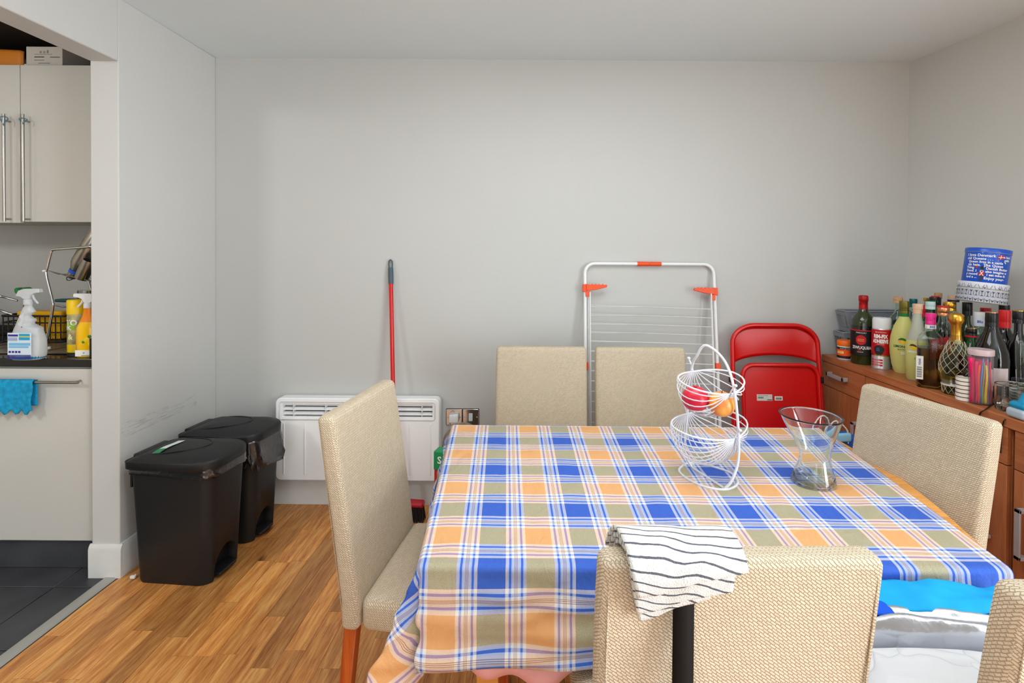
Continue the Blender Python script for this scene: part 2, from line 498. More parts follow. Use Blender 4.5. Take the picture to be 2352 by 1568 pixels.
# ------------------------------------------------------------------ the room
m = MB(); m.span((XK - 0.1, YB, 0), (2.35, YB + 0.12, ZC)); struct(m.build('wall_back', WALL))
m = MB(); m.span((XL - 0.125, YJ, 0), (XL, YB, ZC)); m.span((XL - 0.125, YF, ZOP), (XL, YJ, ZC))
m.span((XL - 0.125, YF, 0), (XL, YF + 0.75, ZOP))
struct(m.build('wall_left', WALL_L, bevel=0.004))
m = MB()
def wseg(ya, yb, z0, z1):
    m._add([(xr(y) + dx, y, z) for z in (z0, z1) for y, dx in ((ya, 0), (yb, 0), (yb, .12), (ya, .12))],
           [(0, 1, 2, 3), (4, 5, 6, 7), (0, 1, 5, 4), (1, 2, 6, 5), (2, 3, 7, 6), (3, 0, 4, 7)])
WY = (-1.63, 0.07)
wseg(YB + .12, WY[1], 0, ZC); wseg(WY[0], YF, 0, ZC); wseg(WY[1], WY[0], 0, .12); wseg(WY[1], WY[0], 2.28, ZC)
struct(m.build('wall_right', WALL_R))
m = MB(); m.span((XK - 0.1, YF - 0.1, ZC), (3.4, YB + 0.12, ZC + 0.1)); struct(m.build('ceiling', CEIL))
m = MB(); m.span((XK - 0.1, YF, 0), (XK, YB, ZC)); struct(m.build('wall_kitchen', KWALL))
# wall behind the camera with a glazed door opening, and the glazing of both openings
WX = (-1.62, 0.12)
m = MB()
m.span((XK - 0.1, YF - 0.12, 0), (3.4, YF, 0.12)); m.span((XK - 0.1, YF - 0.12, 2.28), (3.4, YF, ZC))
for a, b_ in ((XK - 0.1, WX[0]), (WX[1], 3.4)):
    m.span((a, YF - 0.12, 0.12), (b_, YF, 2.28))
struct(m.build('wall_front', WALL))
def glazing(name, c, rz, h, hgt=2.16):
    w = bpy.data.objects.new(name, None); COL.objects.link(w); struct(w); w.location = c; w.rotation_euler = (0, 0, rz)
    m = MB()
    for x0, x1, z0, z1 in ((-h, -h + .06, 0, hgt), (h - .06, h, 0, hgt), (-.03, .03, .06, hgt - .06), (-h + .06, h - .06, 0, .06), (-h + .06, h - .06, hgt - .06, hgt)):
        m.span((x0, -.03, z0), (x1, .03, z1))
    m.build('window_frame', WHITEP, w, bevel=0.004)
    m = MB(); m.span((-h + .06, -.004, .06), (h - .06, .004, hgt - .06)); m.build('pane', mat('window glass', (255, 255, 255), 0.0, trans=1.0, ior=1.02), w)
glazing('window_1', ((WX[0] + WX[1]) / 2, YF - 0.06, 0.12), 0, (WX[1] - WX[0]) / 2)
ym = (WY[0] + WY[1]) / 2
glazing('window_2', (xr(ym) + .06, ym, 0.12), -R(90) + math.atan(0.185), .86)
# added dark panels that stand in for shade above the kitchen wall cupboards
SHADE = mat('painted shade', (34, 27, 22), 0.8)
m = MB(); m.span((XK, YB - .012, 2.30), (XL - .127, YB - .001, ZC - .001)); m.span((XK, 2.25, ZC - .012), (XL - .127, YB - .012, ZC - .001)); struct(m.build('shade_panel', SHADE))

# floor of oak strips: every strip in view is a piece of its own
m = MB(); m.span((XL, YF, -0.05), (3.4, YB, -0.014)); floor = struct(m.build('floor', mat('floor gap', (70, 42, 22), 0.8)))
PW = 0.078
lens = [0.28, 0.36, 0.44, 0.55, 0.66, 0.8]
tmpl = {}
for L in lens:
    m = MB(); m.span((0.0007, 0.0007, -0.0135), (PW - 0.0007, L - 0.0007, 0)); o = m.build('plank', OAK, floor, smooth=0); o.modifiers.clear()
    tmpl[L] = o.data; bpy.data.objects.remove(o)
fm = MB()
rng = random.Random(3)
x = XL + 0.002; nrow = 0
while x < 3.0:
    y = YB
    first = True
    while y > YF:
        L = rng.choice(lens)
        if first: L = rng.choice(lens[:4]); first = False
        if y - L > 1.52 and x < 2.1:
            o = bpy.data.objects.new('plank', tmpl[L]); COL.objects.link(o); o.parent = floor; o.location = (x, y - L, rng.uniform(-0.0006, 0))
        else:
            fm.span((x + .0004, max(YF, y - L) + .0004, -0.0135), (x + PW - .0004, y - .0004, 0))
        y -= L
    x += PW; nrow += 1
o = fm.build('planks', wood_material('oak planks far', (150, 80, 32), (206, 132, 62), (244, 186, 110), 'Y', 0.42, True, 1.2, False), floor, smooth=0); o['kind'] = 'stuff'

# kitchen floor: slate tiles, and the metal threshold strip
m = MB(); m.span((XK, YF, -0.05), (XL, YB, -0.006)); kf = struct(m.build('floor_kitchen', GROUT))
tx = -2.066
for i in range(4):
    x1 = tx - 0.6 * (i - 1) if i else tx + 0.6
    x1 = tx + 0.165 if i == 0 else tx - 0.6 * (i - 1)
    x0 = tx if i == 0 else x1 - 0.6
    for j in range(14):
        y1 = 2.485 - 0.345 * j; y0 = y1 - 0.345
        if x0 < XK: x0 = XK
        m = MB(); m.span((x0 + .002, y0 + .002, -0.012), (x1 - .002, y1 - .002, 0)); m.build('tile', SLATE, kf, bevel=0.0015, bseg=1)
m = MB(); m.prism([(-1.902, 0), (-1.896, 0.006), (-1.856, 0.006), (-1.848, 0)], YF + 0.76, YJ - 0.001)
struct(m.build('trim_1', mat('threshold strip', (186, 184, 178), 0.45, 0.6)))

# baseboards
def skirting(name, pts, h=0.148, t=0.016):
    """pts: corner points on the wall line; board stands on the left of the travel direction"""
    m = MB()
    prof = [(0, 0), (t, 0), (t, h - 0.022), (t * 0.75, h - 0.010), (t * 0.35, h), (0, h)]
    for (ax, ay), (bx, by) in zip(pts[:-1], pts[1:]):
        d = Vector((bx - ax, by - ay, 0)); L = d.length; d.normalize(); nn = Vector((-d.y, d.x, 0))
        vs = []
        for e in (0, L):
            for q, z in prof: vs.append(Vector((ax, ay, 0)) + d * e + nn * q + Vector((0, 0, z)))
        k = len(prof)
        m._add(vs, [tuple(range(k)), tuple(range(2 * k - 1, k - 1, -1))] + [(i, k + i, k + (i + 1) % k, (i + 1) % k) for i in range(k)])
    return struct(m.build(name, TRIM, bevel=0.001, bseg=1, smooth=30))
skirting('baseboard_back', [(xr(YB), YB), (XL, YB)])
skirting('baseboard_left', [(XL, YB - 0.016), (XL, YJ)])
skirting('baseboard_end', [(XL + 0.016, YJ), (XL - 0.125 - .004, YJ)])
skirting('baseboard_right', [(xr(YF), YF), (xr(YB), YB)])

# ------------------------------------------------------------------ dining chairs
LINEN = fabric_material('woven linen', (228, 212, 188), (146, 124, 94), 0.0062)
CHERRY = wood_material('cherry wood', (140, 52, 14), (176, 74, 22), (202, 100, 38), 'Z', 0.35, False, 1.0, False)
CW = 0.436
def make_chair(label, loc, rotz, h=0.985):
    t = thing('dining_chair', label, 'chair', loc, rotz, 'upholstered dining chairs around the table')
    # local: the sitter looks along +Y; the back leans towards -Y
    z0 = 0.405; H = h - z0
    def lean(v):
        k = (v.z + H / 2) / H
        v = Vector(v)
        v.y -= 0.085 * max(0, k - 0.12) ** 1.1
        v.x *= 1 + 0.004 * math.sin(k * 9) + 0.012 * math.sin(PI * k)
        if v.y > 0: v.y += 0.0
        return v
    m = MB(); m.rbox((0, -0.225, z0 + H / 2), (CW, 0.052, H), 0.018, 3, (5, 1, 9), lean)
    m.build('backrest', LINEN, t, smooth=180)
    m = MB()
    def crown(v):
        v = Vector(v)
        if v.z > 0: v.z += 0.012 * (1 - (v.x / .22) ** 2) * (1 - (v.y / .23) ** 2)
        v.x *= 1 + 0.04 * (v.y / .22)
        return v
    m.rbox((0, 0.022, 0.446), (CW, 0.445, 0.095), 0.028, 3, (5, 5, 1), crown)
    m.build('seat', LINEN, t, smooth=180)
    # woven seam around the outer edge of the back
    pts = []
    for x, z in rrect(CW - 0.028, H - 0.028, 0.02, 5, 0, 0):
        v = lean(Vector((x, -0.0255, z))); pts.append((v.x, v.y - 0.2245, v.z + z0 + H / 2))
    m = MB(); m.tube(pts, 0.0016, 5, True); m.build('seam', LINEN, t, smooth=180)
    for sx, y0, y1 in ((-1, -0.228, -0.268), (1, -0.228, -0.268), (-1, 0.195, 0.20), (1, 0.195, 0.20)):
        m = MB(); x = sx * 0.188
        a, b_ = 0.018, 0.015
        m._add([(x - a, y0 - a, 0.41), (x + a, y0 - a, 0.41), (x + a, y0 + a, 0.41), (x - a, y0 + a, 0.41),
                (x - b_, y1 - b_, 0), (x + b_, y1 - b_, 0), (x + b_, y1 + b_, 0), (x - b_, y1 + b_, 0)],
               [(0, 1, 2, 3), (7, 6, 5, 4), (0, 4, 5, 1), (1, 5, 6, 2), (2, 6, 7, 3), (3, 7, 4, 0)])
        m.build('leg', CHERRY, t, bevel=0.002, bseg=1)
    return t
def back_at(bx, by, rotz):
    """chair origin from where the middle of its top edge stands"""
    v = Matrix.Rotation(rotz, 3, 'Z') @ Vector((0, -0.305, 0))
    return (bx - v.x, by - v.y, 0)
def chair(label, bx, by, deg, h=0.985):
    return make_chair(label, back_at(bx, by, R(deg)), R(deg), h)
chair('beige woven chair at the left end of the table, nearest the radiator', -0.560, 1.585, -96.5, 0.995)
chair('beige woven chair on the far side of the table, next to the double socket', 0.030, 2.455, 180, 0.998)
chair('beige woven chair on the far side of the table, in front of the drying rack', 0.511, 2.455, 180, 0.998)
chair('beige woven chair at the right end of the table, in front of the brown sideboard', 1.232, 1.575, 100.5, 0.995)
chair('beige woven chair nearest the viewer with a striped towel and black strap over its back', 0.318, 0.765, 1.0)
chair('beige woven chair cut off by the bottom right corner, a white quilt on its seat', 0.880, 0.685, -1.0)

# ------------------------------------------------------------------ table, cloth
TZ = 0.747
NL, NR, FL, FR = Vector((-0.250, 1.116)), Vector((1.066, 1.116)), Vector((-0.328, 2.030)), Vector((1.160, 2.022))
HONEY = wood_material('honey varnished table', (196, 120, 44), (226, 154, 70), (240, 178, 98), 'X', 0.3, False, 1.0, False, 0.2)
t = thing('dining_table', 'varnished honey wood dining table under the plaid cloth', 'table', (0.42, 1.57, 0), 0)
o0 = Vector((0.42, 1.57))
poly = []
for k in range(13):
    f = k / 12; p = NR.lerp(FR, f); poly.append((p.x + 0.003 + 0.048 * math.sin(PI * f) ** 1.3, p.y))
for k in range(13):
    f = k / 12; p = FL.lerp(NL, f); poly.append((p.x + 0.012 - 0.004 * math.sin(PI * f), p.y))
m = MB(); n = len(poly)
vs = [(p[0] - o0.x, min(max(p[1], 1.123), 2.022) - o0.y, TZ - 0.030) for p in poly] + [(p[0] - o0.x, min(max(p[1], 1.123), 2.022) - o0.y, TZ - 0.003) for p in poly]
m._add(vs, [tuple(range(n - 1, -1, -1)), tuple(range(n, 2 * n))] + [(i, (i + 1) % n, n + (i + 1) % n, n + i) for i in range(n)])
m.build('tabletop', HONEY, t, bevel=0.004, smooth=50)
m = MB()
for a, b_ in (((-0.52, -0.36), (0.52, -0.34)), ((-0.52, 0.34), (0.52, 0.36)), ((-0.54, -0.36), (-0.52, 0.36)), ((0.52, -0.36), (0.54, 0.36))):
    m.span((a[0], a[1], TZ - 0.10), (b_[0], b_[1], TZ - 0.031))
m.build('apron', HONEY, t, bevel=0.002)
for sx in (-0.53, 0.53):
    for sy in (-0.35, 0.35):
        m = MB(); m._add([(sx + i * q, sy + j * q, z) for z, q in ((TZ - .031, .03), (0, .022)) for i, j in ((-1, -1), (1, -1), (1, 1), (-1, 1))],
                         [(0, 1, 2, 3), (7, 6, 5, 4), (0, 4, 5, 1), (1, 5, 6, 2), (2, 6, 7, 3), (3, 7, 4, 0)])
        m.build('leg', HONEY, t, bevel=0.003)

PLAID = plaid_material()
W_, D_ = 1.316, 0.912          # size of the part of the cloth that lies on the table
def fbm(p, s): return noise.noise(Vector(p) * s)
def hem_scale(u):
    k = min(1, max(0, (u - 0.62) / 0.25)); return 1 - 0.74 * k * k * (3 - 2 * k)
def cloth_pt(u, v):
    """u, v in metres on the cloth; 0..W_, 0..D_ lie on the table"""
    a = max(0.0, -u); b_ = max(0.0, -v); c = max(0.0, v - D_)
    uu = min(max(u, 0), W_) / W_; vv = min(max(v, 0), D_) / D_
    p = NL.lerp(NR, uu).lerp(FL.lerp(FR, uu), vv)
    x, y, z = p.x, p.y, TZ + 0.0022
    e = b_ if b_ > 0 else c
    sgn = -1 if b_ > 0 else 1
    r = math.hypot(a, e)
    if r > 0:
        th = math.atan2(e, a)                    # 0 = left side, 90 deg = front or back
        rc = 0.012                               # soft edge radius
        q = min(r, rc * PI / 2) / rc
        out = rc * math.sin(q); down = rc * (1 - math.cos(q))
        rest = max(0, r - rc * PI / 2)
        if a > 0 and e > 0:
            # the corner: a cone swinging to the left, with a fold tucked in beside the front drop
            w = math.sin(2 * th) ** .5
            cone = math.exp(-((th - R(30)) / R(19)) ** 2); pinch = math.exp(-((th - R(63)) / R(10)) ** 2)
            fl = 0.14 * math.cos(th) ** 2 + 0.06 * math.sin(th) ** 2
            flare = 1.0
            dirx = fl * math.cos(th) + w * (0.30 * cone - 0.10 * pinch)
            diry = fl * math.sin(th) + w * (0.06 * cone - 0.17 * pinch)
        elif a > 0:
            flare = 0.14 + 0.10 * math.sin(v * 17 + 0.6) + 0.05 * math.sin(v * 41)
            dirx, diry = 1.0, 0.0
        else:
            flare = 0.045 + 0.035 * math.sin(u * 11 + 1.0) + 0.02 * math.sin(u * 27)
            dirx, diry = 0.0, 1.0
        x -= out * math.cos(th) + rest * flare * dirx
        y += sgn * (out * math.sin(th) + rest * flare * diry)
        z -= down + rest * math.sqrt(max(0.2, 1 - min(math.hypot(flare * dirx, flare * diry), .6) ** 2))
        k = min(1, rest / 0.06)
        wv = 0.012 * k * fbm((u + v * .3, v * 2.0, r * 3), 7.0)
        if a > 0: x -= wv * 1.4
        if e > 0: y += sgn * (wv + k * 0.006 * fbm((u, r * 4, 3), 9))
    else:
        edge = min(u, W_ - u, v, D_ - v); k = min(1, max(0, edge) / 0.05)
        w = fbm((u * 1.0 + v * .35, v * 2.1, 1), 4.2) * 0.0036 + abs(fbm((u * 2 - v, v + u * .6, 5), 6.0)) * 0.0034
        z += max(0, w) * k + 0.0008
    if a > 0 and v > 0:                          # waves along the left hem
        x -= 0.0
    return (x, y, z)
m = MB(); NU, NV = 150, 118
u0, u1, v0, v1 = -0.235, W_ + 0.002, -0.232, D_ + 0.05
us = sorted(set([u0 + (u1 - u0) * i / NU for i in range(NU + 1)] + [-.004, -.010, -.016, 0.0]))
vs_ = sorted(set([v0 + (v1 - v0) * i / NV for i in range(NV + 1)] + [-.004, -.010, -.016, 0.0, D_, D_ + .006, D_ + .014]))
rows = []; uvd = {}
for v in vs_:
    row = []
    for u in us:
        v_ = v * hem_scale(u) if v < 0 else v
        hem = 0.012 * math.sin(u * 9) if v < -0.2 else 0
        bv = m.bm.verts.new(cloth_pt(u, v_)); row.append(bv); bv.index = len(uvd); uvd[bv] = (u, v_)
    rows.append(row)
for j in range(len(vs_) - 1):
    for i in range(len(us) - 1):
        m.bm.faces.new([rows[j][i], rows[j][i + 1], rows[j + 1][i + 1], rows[j + 1][i]])
o = m.build('tablecloth', PLAID, smooth=180, solid=0.0014, uvfn=lambda v: uvd[v])
tag(o, 'plaid tablecloth in blue, orange, olive and white spread over the dining table', 'tablecloth')

# pink cloth peeping out below the near hem
m = MB()
def pk(u, v):
    x = -0.16 + 0.34 * u
    d = 0.235 + 0.05 * math.sin(PI * min(1, u * 1.05)) + 0.012 * math.sin(u * 14)
    d *= 1 - 0.35 * max(0, u - .75) * 4 * .5
    return (x, 1.118 + 0.006 * math.sin(u * 17 + v * 2) * v, TZ - 0.036 - v * (d - 0.036 - 0.012))
m.grid(30, 10, pk)
o = m.build('pink_cloth', mat('pink cotton', (236, 172, 172), 0.85, var=0.06, vscale=20), smooth=180, solid=0.0016)
tag(o, 'pink cloth hanging a little below the near hem of the plaid tablecloth', 'cloth')

# ------------------------------------------------------------------ kitchen seen through the opening
LACQ = mat('white gloss door', (205, 202, 196), 0.18, coat=0.3)
CARC = mat('cabinet carcass', (200, 198, 192), 0.5)
KY = 2.50          # front of the wall cupboard doors
t = thing('wall_cupboard', 'white gloss wall cupboard with two tall doors and long steel bar handles', 'cupboard', (-2.65, KY, 1.594), 0)
def kl(x, y, z, o): return (x - o[0], y - o[1], z - o[2])
O = (-2.65, KY, 1.594)
xs = at_y(47, 400, KY).x
zt = 2.372
m = MB(); m.span(kl(-3.25, KY + .02, 1.597, O), kl(-1.975, YB - .003, zt - .003, O)); m.build('body', CARC, t, bevel=0.001, bseg=1)
for i, (a, b_) in enumerate(((xs - 0.60, xs - .002), (xs + .002, -1.972))):
    m = MB(); m.span(kl(a, KY, 1.594 - (0.006 if i == 0 else 0), O), kl(b_, KY + .019, zt, O)); d = m.build('door', LACQ, t, bevel=0.0015, bseg=2)
    hx = at_y(10 if i == 0 else 54, 400, KY - .03).x
    za, zb = at_y(30, 262, KY - .03).z, at_y(30, 508, KY - .03).z
    m = MB(); m.tube([kl(hx, KY - .032, za, O), kl(hx, KY - .032, zb, O)], 0.0065, 10)
    for zz in (za - .03, zb + .012): m.tube([kl(hx, KY - .032, zz, O), kl(hx, KY, zz, O)], 0.0045, 8)
    m.build('handle', STEEL, d, smooth=60)
    m = MB(); pts = [(hx + .013 * math.cos(a) - O[0] + .006, KY - .036 + .01 * math.sin(a * 2) - O[1], za - .035 + (.022 if i == 0 else .014) * math.sin(a) - O[2]) for a in [2 * PI * k / 14 for k in range(14)]]
    m.tube(pts, 0.0028, 6, True); l_ = m.build('child_lock', mat('clear blue plastic', (120, 170, 190), 0.15, trans=0.7), d, smooth=180); l_['label'] = 'clear bluish child lock loop'

def small(name, label, cat, loc, rotz=0, group=None, rot=None): return thing(name, label, cat, loc, rotz, group, rot)
# things on top of the cupboard
zt2 = zt + .001
t = small('box', 'orange padded parcel lying on top of the wall cupboard', 'box', (-2.805, 2.66, zt2))
m = MB(); m.rbox((0.0, 0, .055), (.36, .2, .11), .022, 2, (4, 3, 2), lambda v: (v.x, v.y, v.z * (1 + .3 * (0.5 - (v.x + .18) / .36)) + .0)); m.build('parcel', mat('orange wrap', (214, 128, 40), 0.5, var=.1, bump=.3, bscale=20), t, smooth=180)
m = MB(); m.span((-.09, -.1015, .045), (-.03, -.1005, .06)); m.build('sticker', PAPER, t)
t = small('bottle', 'dark bottle with white label on the wall cupboard beside the white carton', 'bottle', at_y(71, 152, 2.60).xy.to_3d() + Vector((0, 0, zt2)))
m = MB(); m.lathe([(0, 0), (.026, 0), (.029, .004), (.029, .085), (.022, .10), (.012, .115), (.012, .13), (0, .13)], seg=20); m.build('body', mat('dark bottle glass', (16, 16, 22), .1, coat=.3), t, smooth=50)
band(.0296, .004, .03, -10, 40).build('label', PAPER, t)
t = small('carton', 'white printed cardboard carton on top of the wall cupboard by the opening edge', 'box', at_y(136, 152, 2.64).xy.to_3d() + Vector((0, 0, zt2)))
m = MB(); m.span((-.092, -.08, 0), (.092, .08, .115)); m.build('body', mat('white card', (214, 208, 200), .8), t, bevel=.002)
for k, (a, b_, c, d) in enumerate(((-.05, .0, .06, .064), (-.05, .0, .045, .047), (.03, .08, .06, .063), (-.05, .04, .075, .0762), (-.03, .03, .03, .032))):
    m = MB(); m.span((a, -.0808, c), (b_, -.08, d)); m.build('print', INK, t)
text('lettering', 'o o II', .022, INK, t, lambda x, z: (x + .0, -.0806, z + .088))
# base cupboards, worktop
KYB = 2.245
t = thing('base_cupboard', 'white base cupboard with long horizontal steel handle and dark plinth', 'cupboard', (-2.65, KYB, 0))
O = (-2.65, KYB, 0)
m = MB(); m.span(kl(-3.5, KYB + .02, .13, O), kl(-1.975, YB - .02, .925, O)); m.build('body', CARC, t)
m = MB(); m.span(kl(-3.5, KYB, .142, O), kl(-1.972, KYB + .019, .918, O)); d = m.build('door', LACQ, t, bevel=.0015)
hz = at_y(100, 877, KYB - .03).z; xa = at_y(182, 877, KYB - .03).x
m = MB(); m.tube([kl(-2.95, KYB - .035, hz, O), kl(xa, KYB - .035, hz, O)], .0065, 10)
for q in (-2.9, xa - .02): m.tube([kl(q, KYB - .035, hz, O), kl(q, KYB, hz, O)], .0045, 8)
m.build('handle', STEEL, d, smooth=60)
m = MB(); m.span(kl(-3.5, 2.272, .002, O), kl(-1.972, 2.285, .13, O)); m.build('plinth', SLATE, t, bevel=.001)
WT = .966
GRAN = mat('black granite', (18, 18, 20), 0.14, var=.4, vscale=160, coat=.2)
t = thing('worktop', 'glossy black kitchen worktop', 'worktop', (-2.65, 2.5, .928))
m = MB(); m.span((-.88, -.263, 0), (.68, .375, WT - .928)); m.build('slab', GRAN, t, bevel=.003)
m = MB(); m.span((-.88, .352, WT - .9275), (.68, .375, WT - .928 + .06)); m.build('upstand', GRAN, t, bevel=.002)
t = thing('drainer', 'stainless steel sink drainer with pressed ribs on the black worktop', 'sink', (-2.42, 2.53, WT + .0005))
m = MB(); m.rbox((0, 0, .004), (.62, .40, .008), .003, 2, (1, 1, 1)); m.build('tray', mat('worn steel', (150, 138, 128), .3, .85, var=.15), t, smooth=40)
for k in range(6):
    m = MB(); m.tube([(-.26 + k * .09, -.16, .0085), (-.26 + k * .09, .16, .0085)], .003, 6); m.build('rib', STEEL, t, smooth=60)
# blue towel over the handle
m = MB()
def tw(u, v):
    x = at_y(0, 900, KYB - .05).x - .16 + (at_y(72, 900, KYB - .05).x - at_y(0, 900, KYB - .05).x + .16) * u
    L = .27 * v; e = .012 * math.sin(u * 40) * (v ** 6)
    fy = .004 * math.sin(u * 11 + v * 3)
    if L < .115: return (x, KYB - .024 + .002 + fy * .2, hz + .008 - .115 + L - .0)
    L -= .115
    if L < .03:
        a = L / .03 * PI; return (x, KYB - .035 + .011 * math.cos(a), hz + .011 * math.sin(a))
    L -= .03
    return (x + .004 * math.sin(L * 60), KYB - .047 - fy, hz - L * 1.05 + e)
m.grid(26, 40, tw)
o = m.build('towel', mat('turquoise microfibre', (16, 150, 196), .9, var=.25, vscale=50, bump=.8, bscale=260), smooth=180, solid=.004)
tag(o, 'turquoise fluffy towel hanging over the long steel kitchen handle', 'towel')

# ---- spray bottle (clear head, blue label)
CLEARP = mat('milky clear plastic', (236, 240, 244), .25, trans=.45, ior=1.3)
p = at_z(50, 827, WT)
def trigger(t, z, m_, head, dirn=1, s=1.0):
    """collar, head, nozzle and trigger of a spray pump; dirn = +1 nozzle towards +x"""
    m = MB(); m.lathe([(0, z), (.017 * s, z), (.017 * s, z + .022 * s), (.013 * s, z + .026 * s), (0, z + .026 * s)], seg=16); m.build('collar', m_, t, smooth=50)
    m = MB()
    poly = [(-.050, .036), (-.036, .062), (-.012, .070), (.055, .071), (.058, .054), (.034, .050), (.020, .042), (.012, .024), (-.014, .024), (-.026, .034)]
    m.prism([(x * s * dirn, z + q * s) for x, q in poly], -.011 * s, .011 * s); m.build('spray_head', head, t, bevel=.003, smooth=40)
    m = MB(); m.tube(smooth_path([(.018 * s * dirn, 0, z + .048 * s), (.026 * s * dirn, 0, z + .026 * s), (.044 * s * dirn, 0, z + .004 * s)], 4), [.005 * s] * 8 + [.003 * s], 6); m.build('trigger', head, t, smooth=60)
t = small('spray_bottle', 'milky spray bottle with blue and purple printed label on the black worktop', 'bottle', (p.x, p.y + .03, WT))
def grip(v):
    z = v.z; v = Vector(v)
    if .13 < z < .22: v.x = v.x + .010 * math.sin((z - .13) / .09 * PI * 5) * (1 if v.x > 0 else 0) - (.020 * math.sin((z - .13) / .09 * PI) if v.x > 0 else 0)
    v.y *= .55
    return v
m = MB(); m.lathe([(0, 0), (.060, 0), (.068, .008), (.070, .05), (.068, .09), (.055, .125), (.047, .15), (.040, .18), (.028, .215), (.016, .235), (.016, .245), (0, .245)] if False else
                  [(0, 0), (.060, 0), (.068, .008), (.070, .03), (.070, .06), (.068, .09), (.062, .11), (.056, .13)] + [(.056 - .034 * (k / 14) , .13 + .095 * k / 14) for k in range(1, 15)] + [(.016, .235), (.016, .245), (0, .245)], seg=36, f=grip, sq=2.6)
m.build('body', CLEARP, t, smooth=70)
BT = mat('blue cleaning fluid', (50, 165, 215), .1, trans=.6)
m = MB(); m.lathe([(0, .002), (.0595, .002), (.067, .008), (.067, .016), (0, .016)], seg=32, f=lambda v: (v.x * 1.02, v.y * .57, v.z), sq=2.6); m.build('fluid', BT, t, smooth=60)
trigger(t, .243, CLEARP, CLEARP, 1, 1.0)
def lab(t, x0, x1, z0, z1, c, y):
    m = MB(); m.span((x0, y - .0006, z0), (x1, y, z1)); return m.build('label', c, t, smooth=0)
yl = -.0392
LB = [(-.052, .052, .022, .122, mat('label pale', (214, 226, 238), .5)), (-.050, -.006, .106, .115, mat('label violet', (52, 44, 140), .5)),
      (-.002, .046, .090, .118, mat('label cyan', (24, 160, 206), .5)), (-.002, .046, .103, .107, YELLOW), (-.046, .048, .066, .078, mat('label sky', (120, 186, 224), .5)),
      (-.046, .040, .056, .064, mat('label sky', (120, 186, 224), .5))]
for k in range(4): LB.append((-.052, .050, .006 + k * .0055, .009 + k * .0055, mat('label violet', (52, 44, 140), .5)))
for k in range(4): LB.append((-.046 + k * .014, -.037 + k * .014, .034, .043, mat('label violet', (52, 44, 140), .5)))
for k in range(4): LB.append((-.050, -.008, .088 + k * .004, .0895 + k * .004, mat('label print', (120, 130, 180), .5)))
for i, (a, b_, c, d, mm) in enumerate(LB): lab(t, a, b_, c, d, mm, yl - .0003 * i * .4)

# ---- yellow lidded canister
p = at_z(172, 830, WT)
t = small('canister', 'slim wipes canister with a plain yellow lid beside the yellow spray bottle', 'canister', (-2.150, 2.345, WT))
m = MB(); m.lathe([(0, 0), (.034, 0), (.036, .003), (.036, .19), (0, .19)], seg=28); m.build('body', mat('canister print', (176, 168, 120), .4, var=.5, vscale=30), t, smooth=50)
m = MB(); m.lathe([(0, .19), (.0375, .19), (.0375, .252), (.034, .256), (0, .256)], seg=28); m.build('lid', YELLOW, t, smooth=50)
band(.0366, .014, .05, -70, 70).build('label', YELLOW, t, smooth=30)
band(.0366, .12, .15, -60, 30).build('label', mat('label lime', (150, 190, 40), .5), t, smooth=30)
band(.0368, .002, .012, -30, 60).build('label', INK, t, smooth=30)
text('lettering', 'TO', .034, WHITEINK, t, cyl_place(.0372, .150, .1), bold=.001)
text('lettering', 'IK', .026, WHITEINK, t, cyl_place(.0372, .126, -.2), bold=.001)
text('lettering', '&', .034, mat('label cream', (240, 236, 180), .5), t, cyl_place(.0372, .085, .0), bold=.001)
# ---- yellow spray bottle
p = at_z(199, 834, WT)
t = small('spray_bottle', 'bright yellow lemon spray bottle with white pump by the opening edge', 'bottle', (-2.052, 2.292, WT), R(10))
m = MB(); m.lathe([(0, 0), (.040, 0), (.044, .004), (.044, .11), (.042, .135), (.030, .160), (.020, .185), (.016, .205), (.0155, .222), (0, .222)], seg=32, f=lambda v: (v.x, v.y * .62, v.z), sq=2.5)
m.build('body', mat('yellow clear plastic', (250, 196, 4), .2, coat=.4), t, smooth=60)
m = MB(); m.lathe([(0, .160), (.0305, .160), (.0212, .185), (.0168, .205), (.0163, .224), (0, .224)], seg=32, f=lambda v: (v.x, v.y * .66, v.z), sq=2.5); m.build('neck_band', mat('orange clear', (246, 140, 16), .25), t, smooth=60)
trigger(t, .222, WHITEP, WHITEP, -1, .95)
lab(t, -.034, .036, .006, .034, PAPER, -.0282); lab(t, -.010, .026, .008, .010, INK, -.0288)
for k, (x, z, r, mm) in enumerate(((.012, .078, .013, YELLOW), (.026, .060, .011, YELLOW), (-.002, .070, .006, mat('leaf', (40, 140, 60), .5)), (.022, .095, .007, mat('leaf', (40, 140, 60), .5)))):
    m = MB(); m.lathe([(0, 0), (r, 0), (r * .8, .0012), (0, .0016)], seg=14, M=Matrix.Translation((x, -.0278 - .0003 * k, z)) @ Matrix.Rotation(R(90), 4, 'X')); m.build('label', mm, t, smooth=60)
text('lettering', 'V', .014, INK, t, lambda x, z: (x, -.0292, z + .02))

